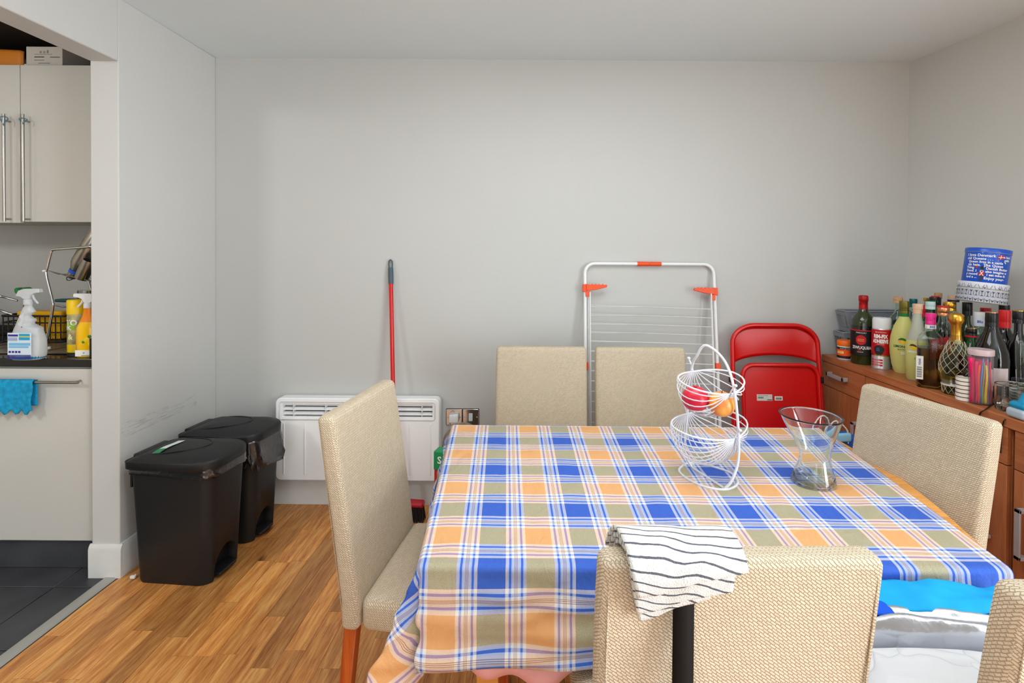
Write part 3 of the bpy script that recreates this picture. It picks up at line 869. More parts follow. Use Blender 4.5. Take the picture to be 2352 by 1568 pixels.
# ---- dish rack of bent chrome tube
YR = 2.42
def rp(px, py, y=YR): return at_y(px, py, y)
zig = [rp(112, 812), rp(104, 797), rp(112, 760), rp(121, 705), rp(120, 690), rp(106, 632), rp(108, 615), rp(117, 580), rp(124, 573), rp(160, 570), rp(214, 566)]
O = Vector((rp(112, 812).x, YR, WT)); t = thing('dish_rack', 'two tier dish rack of bent chrome tube on the drainer', 'rack', O)
zg = smooth_path(zig, 4); zg[0].z = max(zg[0].z, WT + .012)
for k, dy in enumerate((0, .22)):
    m = MB(); pts = [q - O + Vector((0, dy, 0)) for q in zg]; pts[0].z = .010; m.tube(pts, .0062, 10); m.build('side_frame', CHROME, t, smooth=180)
    m = MB(); q = pts[0]; m.lathe([(0, 0), (.009, 0), (.008, .010), (0, .012)], c=(q.x, q.y, .009), seg=12); m.build('foot', WHITEP, t, smooth=60)
    for pz in ((106, 622), (103, 790)):
        q = rp(*pz) - O + Vector((-.002, dy - .008, 0)); m = MB(); m.lathe([(0, -.006), (.007, -.004), (.008, 0), (.007, .004), (0, .006)], c=q, seg=12, ); m.build('end_cap', WHITEP, t, smooth=180)
for lvl, (pa, pb) in enumerate((((112, 622), (300, 668)), ((122, 700), (300, 716)))):
    a = rp(*pa) - O; b_ = rp(*pb) - O
    m = MB(); m.tube([a, b_], .0024, 6); m.tube([a + Vector((0, .22, 0)), b_ + Vector((0, .22, 0))], .0024, 6)
    for k in range(10):
        f = k / 9; q = a.lerp(b_, f); m.tube([q, q + Vector((0, .05, -.018)), q + Vector((0, .17, -.018)), q + Vector((0, .22, 0))], .0016, 5)
    m.build('shelf', STEEL, t, smooth=60)
# steel bottle lying slanted on the upper tier, lid with blue ring
def axis_M(a, b_):
    d = (Vector(b_) - Vector(a)).normalized(); return Matrix.Translation(Vector(a)) @ d.to_track_quat('Z', 'Y').to_matrix().to_4x4()
a = rp(168, 628, 2.47); b_ = rp(222, 540, 2.47)
t = thing('flask', 'steel drinking flask with blue ring and wire loop tilted in the upper dish rack', 'flask', a); L = (b_ - a).length
M_ = axis_M((0, 0, 0), b_ - a)
m = MB(); m.lathe([(0, .02), (.020, .02), (.024, .03), (.034, .055), (.036, .07), (.036, L + .06), (.03, L + .07), (0, L + .07)], seg=28, M=M_); m.build('body', STEEL, t, smooth=50)
m = MB(); m.lathe([(0, -.022), (.019, -.022), (.021, -.018), (.021, .006), (0, .006)], seg=20, M=M_); m.build('lid', STEEL, t, smooth=50)
m = MB(); m.lathe([(0, .006), (.0225, .006), (.0225, .020), (0, .020)], seg=20, M=M_); m.build('ring', mat('bright blue plastic', (20, 90, 220), .4), t, smooth=50)
m = MB(); m.tube([M_ @ Vector((.024 * math.cos(q), 0, -.01 - .030 * math.sin(q))) for q in [PI * k / 10 for k in range(11)]], .0022, 6); m.build('loop', CHROME, t, smooth=180)
a2 = rp(186, 640, 2.43); b2 = rp(226, 560, 2.43)
t = thing('flask', 'shorter steel beaker propped beside the flask in the upper dish rack', 'flask', a2)
m = MB(); m.lathe([(0, 0), (.026, 0), (.028, .004), (.030, .10), (.027, .10), (.024, .006), (0, .006)], seg=24, M=axis_M((0, 0, 0), b2 - a2)); m.build('body', STEEL, t, smooth=50)
# inverted glass on the lower tier
p = rp(196, 684, 2.50)
t = thing('drinking_glass', 'clear drinking glass standing upside down on the lower tier of the dish rack', 'glass', (p.x, p.y, p.z - .03))
m = MB(); m.lathe([(.036, 0), (.030, .07), (0, .07), (0, .067), (.027, .067), (.0335, .0), (.036, 0)], seg=28, f=None); m.build('body', GLASS, t, smooth=60)
# dark green handled pan resting on the rack
p = rp(128, 690, 2.39)
t = thing('pan', 'small black pan with a dark green handle resting on the lower rack tier', 'pan', p)
m = MB(); m.tube([(0, 0, 0), (.03, 0, .001), (.09, 0, .001), (.13, 0, -.002), (.15, 0, -.004)], [.007, .009, .010, .009, .007], 10); m.build('handle', mat('dark green rubber', (10, 66, 74), .4), t, smooth=70)
m = MB(); m.lathe([(0, -.02), (.06, -.02), (.07, .01), (.067, .01), (.058, -.017), (0, -.017)], c=(.215, .02, -.004), seg=24); m.build('bowl', BLACKP, t, smooth=50)
# black crate with yellow things at the back left
p = at_z(-6, 790, WT + .01)
t = thing('basket', 'black wire basket with yellow contents behind the milky spray bottle', 'basket', (-2.62, 2.70, WT + .009))
m = MB()
for z in (0.004, .05, .10, .135): m.tube([(x, y, z) for x, y in rrect(.34, .2, .03, 4)], .004 if z < .13 else .006, 6, True)
for k in range(12):
    x = -.15 + k * .3 / 11; m.tube([(x, -.1, .004), (x, -.1, .135)], .003, 5); m.tube([(x, .1, .004), (x, .1, .135)], .003, 5)
m.build('frame', BLACKP, t, smooth=60)
m = MB(); m.span((-.16, -.09, .002), (.16, .09, .006)); m.build('base', BLACKP, t)
t = thing('sponge', 'yellow sponge block standing in the black wire basket', 'sponge', (-2.62, 2.66, WT + .016))
m = MB(); m.rbox((0, 0, .075), (.24, .05, .15), .012, 2, (2, 1, 2)); m.build('block', mat('yellow sponge', (240, 176, 20), .9, bump=.6, bscale=200), t, smooth=60)
# green scrubber on a stand behind the spray bottle
p = at_y(57, 664, 2.45)
t = thing('washing_up_brush', 'green headed washing up brush standing behind the milky spray bottle', 'brush', (p.x, p.y, WT + .009))
m = MB(); m.tube([(0, 0, 0), (0, 0, p.z - WT - .03)], .006, 8); m.build('handle', BLACKP, t, smooth=60)
m = MB(); m.rbox((0, 0, p.z - WT - .02), (.065, .05, .03), .012, 3, (4, 3, 1), lambda v: (v.x, v.y, v.z + .006 * math.sin(v.x * 160))); m.build('head', mat('green bristles', (44, 120, 62), .9, bump=.8, bscale=300), t, smooth=180)
# slanted chrome pan handles on the left
for i, (a, b_, l_) in enumerate((((-30, 672), (40, 690), 'upper of two slanted steel pan handles at the left frame edge'), ((-30, 702), (28, 722), 'lower of two slanted steel pan handles at the left frame edge'))):
    A_, B_ = at_y(*a, 2.50), at_y(*b_, 2.50); A2 = A_ + (A_ - B_) * 1.2
    t = thing('saucepan', l_, 'pan', (A2.x - .09 - (0.0 if i else .19), 2.50, WT + .009 if i else WT + .012))
    oz = t.location
    m = MB(); m.tube([B_ - oz, A_ - oz, A2 - oz], [.005, .006, .006], 8); m.build('handle', CHROME, t, smooth=180)
    hz2 = (A2.z - oz.z)
    m = MB(); m.lathe([(0, .001), (.085, .001), (.09, .006), (.09, hz2), (.087, hz2), (.086, .008), (0, .006)], seg=32); m.build('pan_body', STEEL, t, smooth=50)
# black tray leaning against the upstand and dark chopping boards, cutlery
t = thing('oven_tray', 'black enamel oven tray leaning upright against the kitchen wall', 'tray', (-2.19, 2.815, WT + .009), rot=(R(-8), 0, 0))
m = MB(); m.rbox((0, 0, .075), (.40, .018, .15), .008, 2, (1, 1, 1)); m.build('tray', BLACKP, t, smooth=60)
t = thing('frying_pan', 'black frying pan lying on the drainer under the dish rack', 'pan', (-2.16, 2.66, WT + .009))
m = MB(); m.lathe([(0, 0), (.10, 0), (.125, .035), (.122, .036), (.098, .004), (0, .004)], seg=32); m.build('bowl', BLACKG, t, smooth=50)
m = MB(); m.tube([(-.12, 0, .032), (-.17, -.01, .04), (-.27, -.03, .045)], [.006, .008, .009], 8); m.build('handle', BLACKP, t, smooth=180)
t = thing('chopping_board', 'pale chopping board lying flat on the drainer behind the canister', 'board', (-2.15, 2.47, WT + .009), R(-4))
m = MB(); m.rbox((0, 0, .007), (.22, .13, .014), .004, 2, (1, 1, 1)); m.build('board', mat('pale board', (196, 182, 168), .6), t, smooth=50)
# black box in front of the yellow spray bottle, cut by the wall edge
t = thing('sponge_holder', 'small black sponge holder half hidden by the wall edge on the worktop', 'holder', (-1.995, 2.262, WT))
m = MB(); m.rbox((0, 0, .045), (.025, .03, .09), .003, 2, (1, 1, 1)); m.build('body', BLACKP, t, smooth=50)

# ------------------------------------------------------------------ two pedal bins
LINER = mat('black bin liner', (26, 26, 28), .16, spec=.8, bump=.9, bscale=40, coat=.3)
def bool_cut(o, cutter):
    md = o.modifiers.new('b', 'BOOLEAN'); md.operation = 'DIFFERENCE'; md.object = cutter; md.solver = 'EXACT'
    dg = bpy.context.evaluated_depsgraph_get(); me = bpy.data.meshes.new_from_object(o.evaluated_get(dg))
    o.modifiers.clear(); o.data = me; bpy.data.objects.remove(cutter)
BINM = mat('bin plastic', (25, 26, 28), .5, bump=.12, bscale=500)
def outline(L, W, rb, rf, n=6):
    """bin outline, +x is the front (rounded), -x the wall side"""
    pts = []
    for sx, sy, a0, r in ((1, -1, -90, rf), (1, 1, 0, rf), (-1, 1, 90, rb), (-1, -1, 180, rb)):
        for k in range(n + 1):
            a = R(a0 + 90 * k / n); pts.append((sx * (L / 2 - r) + r * math.cos(a), sy * (W / 2 - r) + r * math.sin(a)))
    return pts
def make_bin(label, loc, rz, liner_drop, sticker):
    t = thing('pedal_bin', label, 'bin', loc, rz, 'black pedal bins against the left wall')
    H = .535
    m = MB(); secs = [(0, .328, .212), (.012, .336, .218), (.25, .355, .234), (H, .380, .254)]
    rings = []
    for z, L, W in secs:
        rings.append([m.bm.verts.new((x, y, z)) for x, y in outline(L, W, .03, .055)])
    n = len(rings[0])
    for a, b_ in zip(rings[:-1], rings[1:]):
        for k in range(n): m.bm.faces.new([a[k], a[(k + 1) % n], b_[(k + 1) % n], b_[k]])
    m.bm.faces.new(list(reversed(rings[0]))); m.bm.faces.new(rings[-1])
    body = m.build('body', BINM, t, smooth=45)
    body.parent = None
    c = MB(); pl = [(-.072, -.02), (.072, -.02), (.072, .05)] + [(.072 * math.cos(PI * k / 12), .05 + .085 * math.sin(PI * k / 12)) for k in range(1, 12)] + [(-.072, .05)]
    c.prism(pl, -.05, .05, Matrix.Translation((.168, 0, 0)) @ Matrix.Rotation(R(90), 4, 'Z')); cut = c.build('cut', BINM)
    bool_cut(body, cut); body.parent = t
    m = MB(); m.rbox((.146, 0, .022), (.07, .11, .014), .006, 2, (1, 1, 1)); m.build('pedal', BLACKP, t, smooth=60)
    # lid
    m = MB(); lid = []
    for s_, z in ((1.0, H - .028), (1.030, H - .024), (1.036, H + .006), (1.018, H + .014), (.97, H + .021), (.80, H + .033), (.5, H + .043), (.2, H + .047)):
        lid.append([m.bm.verts.new((x * s_, y * s_, z - (.020 * (1 - (x * s_ + .2) / .4) if z > H + .01 else 0) * .6)) for x, y in outline(.398, .276, .030, .085, 8)])
    n = len(lid[0])
    for a, b_ in zip(lid[:-1], lid[1:]):
        for k in range(n): m.bm.faces.new([a[k], a[(k + 1) % n], b_[(k + 1) % n], b_[k]])
    m.bm.faces.new(lid[-1]); m.bm.faces.new(list(reversed(lid[0])))
    lo = m.build('lid', BINM, t, smooth=50)
    # raised scoop line on the lid
    def top(x, y):
        best = H + .047 - .028 * ((x / .21) ** 2 + (y / .145) ** 2) * .75
        return best - .010 * (1 - (x + .2) / .4)
    m = MB(); pts = [(-.17 + .29 * math.sin(a) ** .8 if False else -.15 + .24 * math.sin(a), -.10 * math.cos(a), top(-.15 + .24 * math.sin(a), .10 * math.cos(a)) + .001) for a in [PI * k / 24 for k in range(25)]]
    m.tube(pts, .003, 5); m.build('scoop_ridge', BINM, lo, smooth=180)
    m = MB(); m.rbox((-.188, 0, H + .004), (.04, .17, .03), .008, 2, (1, 1, 1)); m.build('hinge', BLACKP, t, smooth=60)
    m = MB(); m.span((-.201, -.105, H - .12), (-.192, -.08, H)); m.build('hinge_stop', BLACKP, t, bevel=.002)
    if sticker:
        m = MB()
        def st(u, v):
            x, y = -.105 + .034 * v + .012 * u, -.095 + .13 * u
            return (x, y, top(x, y) + .0045 + .002 * math.sin(u * 6))
        m.grid(12, 2, st); s_ = m.build('sticker', mat('white green sticker', (226, 240, 232), .4), t, smooth=60)
        m = MB(); m.grid(3, 2, lambda u, v: (st(u * .25, v)[0], st(u * .25, v)[1], st(u * .25, v)[2] + .0008)); m.build('sticker', mat('sticker green', (20, 140, 84), .4), t)
    # liner hanging out below the lid
    m = MB(); ol = outline(.386, .260, .032, .058, 10); N = len(ol)
    rnd = random.Random(int(liner_drop * 1000))
    def drop(i):
        x, y = ol[i % N]
        f = max(0, x / .2) ** .8 if liner_drop > .08 else .25 + .35 * max(0, x / .2)
        if liner_drop > .08 and y > .1: f *= .7
        return .028 + liner_drop * f * (1 + .25 * math.sin(i * 1.9))
    rws = []
    NV_ = 7
    for j in range(NV_ + 1):
        v = j / NV_; row = []
        for i in range(N * 3):
            f = i / 3; a = ol[int(f) % N]; b_ = ol[(int(f) + 1) % N]; q = f - int(f)
            x, y = a[0] * (1 - q) + b_[0] * q, a[1] * (1 - q) + b_[1] * q
            dd = drop(int(f)) * (1 - q) + drop(int(f) + 1) * q
            k = 1 + (.012 + .10 * min(1, dd / .12) * v ** .8) * (.8 + .5 * noise.noise(Vector((x * 40, y * 40, v * 4 + dd * 9)))) + .006
            row.append(m.bm.verts.new((x * k, y * k, H - .012 - dd * v + .006 * noise.noise(Vector((x * 60, y * 60, 3))) * v)))
        rws.append(row)
    for a, b_ in zip(rws[:-1], rws[1:]):
        for i in range(len(a)): m.bm.faces.new([a[i], a[(i + 1) % len(a)], b_[(i + 1) % len(a)], b_[i]])
    m.build('bin_liner', LINER, t, smooth=60, solid=.0008)
    return t
make_bin('black pedal bin nearest the viewer with a white and green sticker on its lid', (-1.562, 2.268, 0), R(-5), .03, True)
make_bin('black pedal bin behind, its bin liner hanging out crumpled at the front', (-1.560, 2.588, 0), R(-5), .12, False)
p = at_z(312, 1330, 0.01)
t = thing('plastic_scrap', 'tiny white plastic scrap on the floor by the baseboard and the near bin', 'scrap', (-1.775, 2.20, 0))
m = MB(); m.rbox((0, 0, .008), (.022, .014, .014), .004, 2, (1, 1, 1)); m.build('body', WHITEP, t, smooth=60)
m = MB(); m.tube([(.008, 0, .012), (.012, 0, .020)], .003, 6); m.build('pin', WHITEP, t)

# ------------------------------------------------------------------ panel heater
a = at_y(632, 914, 2.80); b_ = at_y(1008, 1106, 2.80)
HW, HH = b_.x - a.x, a.z - b_.z
t = thing('panel_heater', 'white electric panel heater mounted low on the wall behind the left chair', 'heater', ((a.x + b_.x) / 2, YB, b_.z))
w2 = HW / 2; D0 = -.082
gz0, gz1, gx = HH - .105, HH - .035, w2 - .040
poly = rrect(HW, HH, .03, 4, 0, HH / 2)
m = MB(); m.prism(rrect(HW, HH, .03, 4, 0, HH / 2), D0, -.012); body = m.build('case', mat('heater enamel', (246, 247, 248), .35), t, smooth=45)
body.parent = None
c = MB(); c.span((-gx, D0 - .02, gz0), (gx, D0 + .035, gz1)); cut = c.build('cut', WHITEM); bool_cut(body, cut); body.parent = t
bv = body.modifiers.new('bevel', 'BEVEL'); bv.width = .005; bv.segments = 2; bv.limit_method = 'ANGLE'; bv.angle_limit = R(50)
m = MB(); m.span((-gx, D0 + .030, gz0), (gx, D0 + .034, gz1)); m.build('grille_back', BLACKP, t)
for k in range(3):
    z = gz0 + .010 + k * .026
    m = MB(); m.prism([(0, 0), (.020, .012), (.020, .015), (0, .004)], -gx + .001, gx - .001, Matrix.Translation((0, D0 + .006, z)) @ Matrix.Rotation(R(-90), 4, 'Z') @ Matrix.Scale(-1, 4, (1, 0, 0)))
    m.build('slat', mat('heater enamel', (246, 247, 248), .35), t)
for k in range(5):
    x = -gx * .86 + k * gx * .43; m = MB(); m.span((x - .002, D0 + .004, gz0), (x + .002, D0 + .028, gz1)); m.build('slat_support', WHITEM, t)
m = MB()
fr = rrect(2 * gx + .03, gz1 - gz0 + .03, .012, 4, 0, (gz0 + gz1) / 2)
m.tube([(x, D0 - .001, z) for x, z in fr], .0035, 6, True); m.build('grille_frame', WHITEM, t, smooth=60)
for k in range(8):
    x = -w2 + .048 + k * (HW - .096) / 7
    m = MB(); m.span((x - .0035, D0 - .004, .035), (x + .0035, D0 + .001, gz0 - .035)); m.build('rib', mat('heater enamel', (246, 247, 248), .35), t, bevel=.002)
m = MB(); m.span((-w2 * .8, -.0125, .03), (w2 * .8, 0, HH - .05)); m.build('wall_bracket', WHITEM, t)

# ------------------------------------------------------------------ broom
top_, bot = at_y(897, 596, 2.872), at_y(908, 1150, 2.70)
t = thing('broom', 'red handled broom leaning on the wall above the panel heater', 'broom', (bot.x, bot.y, 0))
hd = (top_ - Vector((bot.x, bot.y, 0)))
bz = Vector((0, 0, .10)); dirv = (hd - bz)
bz = Vector((0, 0, .10))
pA = bz; pB = hd
def lp(f): return pA.lerp(pB, f)
m = MB(); m.tube([lp(0), lp(.5), lp(.91)], .0118, 12); m.build('pole', RED, t, smooth=60)
m = MB(); m.tube([lp(.895), lp(.94), lp(.965)], [.0140, .0145, .0135], 12)
c0, c1 = lp(.965), lp(1.0)
pts = [(-.0085, 0), (-.0105, .4), (-.0085, .8), (0, 1.0), (.0085, .8), (.0105, .4), (.0085, 0)]
m.tube([c0 + (c1 - c0) * q + Vector((x, 0, 0)) for x, q in pts], .0042, 7); m.build('grip', mat('blue grey rubber', (70, 88, 100), .5), t, smooth=70)
zt_ = .098
m = MB(); m.rbox((0, 0, zt_), (.315, .055, .028), .012, 3, (4, 2, 1), lambda v: (v.x, v.y, v.z - .006 * (v.x / .16) ** 2)); m.build('head', mat('red plastic', (176, 16, 40), .35), t, smooth=180)
m = MB(); m.tube([bz + Vector((0, 0, 0)), bz + (pB - bz).normalized() * .06], [.016, .0135], 12); m.build('socket', mat('red plastic', (176, 16, 40), .35), t, smooth=60)
m = MB(); rr = random.Random(5)
for i in range(34):
    for j in range(4):
        x = -.148 + i * .296 / 33; y = -.019 + j * .0127
        m.tube([(x, y, zt_ - .012), (x * 1.05 + rr.uniform(-.002, .002), y * 1.3, .002)], [.0042, .0034], 4)
o = m.build('bristles', mat('black bristles', (14, 14, 16), .7), t, smooth=60); o['kind'] = 'stuff'

# ------------------------------------------------------------------ sockets
for i, (px, l_) in enumerate(((1043.5, 'polished chrome wall socket with a white plug in it, left of the pair'), (1081.5, 'polished chrome wall switch plate, right of the pair above the table edge'))):
    c = at_y(px, 956.5, YB); s_ = .046
    t = thing('wall_socket', l_, 'socket', (c.x, YB, c.z))
    m = MB(); m.prism(rrect(2 * s_, 2 * s_, .005, 3), -.009, 0); m.build('plate', CHROME, t, bevel=.003, smooth=50)
    m = MB(); m.prism(rrect(2 * s_ + .004, 2 * s_ + .004, .005, 3), -.003, -.0002); m.build('back_plate', BLACKP, t)
    for sx in (-1, 1):
        m = MB(); m.lathe([(0, 0), (.004, 0), (.003, .0015), (0, .0015)], seg=12, M=Matrix.Translation((sx * .036, -.009, 0)) @ Matrix.Rotation(R(90), 4, 'X')); m.build('screw', SATIN, t, smooth=60)
    if i == 0:
        m = MB(); m.rbox((.002, -.024, -.002), (.052, .032, .046), .006, 2, (1, 1, 1)); m.build('plug', WHITEP, t, smooth=60)
        m = MB(); m.tube(smooth_path([(.0, -.030, .018), (-.012, -.034, .032), (-.02, -.026, .02), (-.025, -.02, -.02), (-.02, -.012, -.06)], 5), .002, 6); m.build('cable', WHITEP, t, smooth=180)
    else:
        m = MB(); m.prism(rrect(.022, .044, .002, 2), -.013, -.009); m.build('rocker', mat('pale blue plastic', (206, 220, 226), .35), t, bevel=.001)

# ------------------------------------------------------------------ drying rack leaning on the wall
RW = 0.735
tp = at_y(1490, 606, 2.862)
LEAN = math.atan2(0.20, 1.40)
base_y = 2.862 - 0.20
t = thing('drying_rack', 'folded white clothes drying rack with orange clips leaning on the wall', 'drying rack', (tp.x + .003, base_y, 0.0), rot=(-LEAN, 0, 0))
RH = tp.z / math.cos(LEAN)
w = RW / 2
def rpath(w, h, r, z0=.012):
    pts = [(-w, 0, z0)] + [(-w + r - r * math.cos(a), 0, h - r + r * math.sin(a)) for a in [R(90) * k / 6 for k in range(7)]]
    pts += [(w - r + r * math.sin(a), 0, h - r + r * math.cos(a)) for a in [R(90) * k / 6 for k in range(7)]] + [(w, 0, z0)]
    return pts
m = MB(); m.tube(rpath(w, RH, .055), .0095, 10); m.tube([(-w, 0, .10), (w, 0, .10)], .008, 8); m.build('frame', WHITEM, t, smooth=60)
for s_ in (-1, 1):
    m = MB(); m.rbox((s_ * w, 0, .012), (.03, .03, .03), .008, 2, (1, 1, 1)); m.build('foot', ORANGE, t, smooth=60)
m = MB(); m.tube([(-.068, 0, RH), (-.004, 0, RH)], [.0135, .0125], 12); m.tube([(.004, 0, RH), (.068, 0, RH)], [.0125, .0125], 12); m.tube([(-.006, 0, RH), (.006, 0, RH)], .0105, 8)
m.build('clip', ORANGE, t, smooth=50)
def zz(py): return at_y(1490, py, 2.845).z / math.cos(LEAN)
def bracket(sx, py, hook):
    m = MB(); z = zz(py)
    m.span((sx * w - .014, -.016, z - .022), (sx * w + .014, .014, z + .02))
    if hook:
        k = -sx
        poly = [(0, -.018), (.06, -.010), (.115, .004), (.118, .012)]
        n = 5
        for i in range(n): poly += [(.112 - i * .020, .022 - .003 * (i == 0)), (.102 - i * .020, .0155)]
        poly += [(0, .022)]
        m.prism([(sx * w + k * (x + .006), z + q) for x, q in poly], -.022, -.008)
        m.span((sx * w + k * .002, -.018, z - .05), (sx * w + k * .024, -.006, z - .02))
    m.build('bracket', ORANGE, t, bevel=.0015)
bracket(-1, 662, True); bracket(1, 668, True); bracket(1, 835, False); bracket(-1, 835, False)
# two folded wings of thin rods
for k, (off, wi, sag) in enumerate(((-.020, w - .026, .008), (.010, w - .020, -.006))):
    wing = MB(); za, zb = zz(672 + k * 4), .20
    wing.tube([(-wi, off, za), (-wi, off, zb), (wi, off, zb), (wi, off, za - .004)], .004, 7)
    wg = wing.build('wing', WHITEM, t, smooth=60)
    pys = [703, 722.5, 742.5, 761.5, 781.5, 803, 825, 846, 868, 890, 912, 934, 956, 978, 1000, 1022, 1044]
    for i, py in enumerate(pys):
        z = zz(py) - k * .0065
        m = MB(); m.tube([(-wi, off, z + .004), (0, off, z - sag * .5), (wi, off, z - .010 - sag * .4)], .0018, 6); m.build('rod', WHITEM, wg, smooth=60)

# ------------------------------------------------------------------ red folding chair
c = at_y(1778, 745, 2.80)
LN = R(7)
RB = 2.80 - math.sin(LN) * 1.075
t = thing('folding_chair', 'red metal folding chair folded up and leaning on the wall by the sideboard', 'chair', (c.x, RB, 0), rot=(-LN, 0, 0))
Ht = c.z / math.cos(LN) - .004; w = .238
def arch(w, H, r, flare=.0, z0=.0):
    pts = [(-w - flare, 0, z0), (-w - flare * .3, 0, H * .55)]
    for k in range(10): a = R(90) * k / 9; pts.append((-w + r - r * math.cos(a), 0, H - r * .8 + r * .8 * math.sin(a)))
    for k in range(10): a = R(90) * k / 9; pts.append((w - r + r * math.sin(a), 0, H - r * .8 + r * .8 * math.cos(a)))
    pts += [(w + flare * .3, 0, H * .55), (w + flare, 0, z0)]
    return pts
m = MB(); m.tube(arch(w, Ht, .13, .02, .012), .0125, 12); m.build('frame', RED, t, smooth=60)
# back panel: rounded top, arched lower edge
m = MB()
r = .125; W2 = w - .008; zb = Ht - .21
poly = [(-W2, zb)] + [(-W2 + r - r * math.cos(R(90) * k / 9), Ht - .008 - r * .8 + r * .8 * math.sin(R(90) * k / 9)) for k in range(10)]
poly += [(W2 - r + r * math.sin(R(90) * k / 9), Ht - .008 - r * .8 + r * .8 * math.cos(R(90) * k / 9)) for k in range(10)] + [(W2, zb)]
poly += [(W2 * math.cos(PI * k / 16), zb + .044 * math.sin(PI * k / 16)) for k in range(1, 16)]
m = MB()
up = []; lo = []
N = 24
def topz(x):
    ax = abs(x); 
    if ax <= W2 - r: return Ht - .008
    q = min(1, (ax - (W2 - r)) / r); return Ht - .008 - r * .8 + r * .8 * math.sqrt(max(0, 1 - q * q))
def botz(x): return zb + .044 * math.sqrt(max(0, 1 - (x / W2) ** 2)) ** 1.5
m.grid(36, 10, lambda u, v: (W2 * math.sin((u - .5) * PI), .004 + .016 * (1 - (2 * u - 1) ** 2) - .003 * math.sin(PI * v), botz(W2 * math.sin((u - .5) * PI)) * (1 - v) + topz(W2 * math.sin((u - .5) * PI)) * v))
m.build('back_panel', RED, t, smooth=60, solid=.004)
# seat folded up in front, its underside showing a deep rim
st = at_y(1778, 843, 2.70).z / math.cos(LN) + .0
sw = .2
def srect(w_, zt_, zb_, r_):
    return [(-w_, zb_)] + [(-w_ + r_ - r_ * math.cos(R(90) * k / 7), zt_ - r_ + r_ * math.sin(R(90) * k / 7)) for k in range(8)] + [(w_ - r_ + r_ * math.sin(R(90) * k / 7), zt_ - r_ + r_ * math.cos(R(90) * k / 7)) for k in range(8)] + [(w_, zb_)]
m = MB(); m.prism(srect(.205, st, st - .40, .062), -.036, -.030); so = m.build('seat', RED, t, bevel=.002)
m = MB(); rim = [(x, -.045, z) for x, z in srect(.207, st, st - .40, .064)]; m.tube(rim, .012, 10, True); m.build('seat_rim', RED, so, smooth=60)
m = MB(); m.tube(arch(.225, st - .30, .03, -.0, .012), .0115, 10, False, Matrix.Translation((0, -.022, 0))); m.build('rear_frame', RED, t, smooth=60)
m = MB(); m.tube([(-.215, -.022, .16), (.215, -.022, .16)], .008, 8); m.build('stretcher', RED, t, smooth=60)
for s_ in (-1, 1):
    for z in (.012,):
        m = MB(); m.lathe([(0, -.012), (.016, -.012), (.016, .02), (0, .02)], c=(s_ * (w + .02), 0, z), seg=14); m.build('foot', BLACKP, t, smooth=50)
    m = MB(); m.span((s_ * (w + .012) - .012, -.02, st - .10), (s_ * (w + .012) + .002, .012, st - .065)); m.build('stop', BLACKP, t, bevel=.003)
ly = -.0366
lz = st - .175
def flat(t, nm, x0, x1, z0, z1, c, y): m = MB(); m.span((x0, y - .0004, z0), (x1, y, z1)); return m.build(nm, c, t, smooth=0)
lx = at_y(1767, 920, 2.66).x - c.x
flat(so, 'label', lx - .042, lx + .042, lz - .017, lz + .017, mat('grey label', (206, 204, 198), .6), ly)
flat(so, 'print', lx - .036, lx - .006, lz - .005, lz + .004, mat('grey print', (120, 130, 110), .6), ly - .0006)
flat(so, 'print', lx - .036, lx + .02, lz + .009, lz + .011, mat('grey print', (120, 130, 110), .6), ly - .0006)
flat(so, 'print', lx + .014, lx + .04, lz - .014, lz - .010, INK, ly - .0006)
flat(so, 'label', lx + .055, lx + .098, lz - .015, lz + .007, PAPER, ly)
for k in range(7): flat(so, 'barcode', lx + .060 + k * .005, lx + .0625 + k * .005 + (.001 if k % 3 else 0), lz - .011, lz + .001, INK, ly - .0006)

# ------------------------------------------------------------------ wire fruit basket
WIRE = mat('white coated wire', (218, 218, 224), .3)
bs = at_z(1626, 1098, TZ + .006)
O = Vector((bs.x, bs.y, TZ + .0045))
t = thing('fruit_basket', 'white wire two tier hanging fruit basket standing on the plaid tablecloth', 'fruit basket', O)
P1 = at_z(1664, 1122, TZ + .006) - O        # foot of the arch near the viewer
P2 = at_z(1590, 1074, TZ + .006) - O
dr = (P1 - P2); dr.z = 0; drn = dr.normalized(); sd = Vector((drn.y, -drn.x, 0))
if sd.x > 0: sd = -sd
ctr = (P1 + P2) / 2; ctr.z = 0
dz = Vector((0, 0, 1))
topA = at_y(1622, 793, O.y + .01) - O
ns = at_y(1697, 1040, O.y + P1.y + .005) - O; ns2 = at_y(1688, 905, O.y + P1.y + .0) - O
fs2 = at_y(1588, 850, O.y + P2.y) - O; fs = at_y(1578, 960, O.y + P2.y + .01) - O
P1.z = P2.z = .002
pts = smooth_path([P1, P1 + Vector((.022, -.002, .028)), ns, ns2, at_y(1665, 830, O.y - .02) - O, topA, at_y(1600, 818, O.y + .04) - O, fs2, fs, P2 + Vector((-.022, .006, .05)), P2], 6)
m = MB(); m.tube(pts, .0042, 9); m.build('arch', WIRE, t, smooth=180)
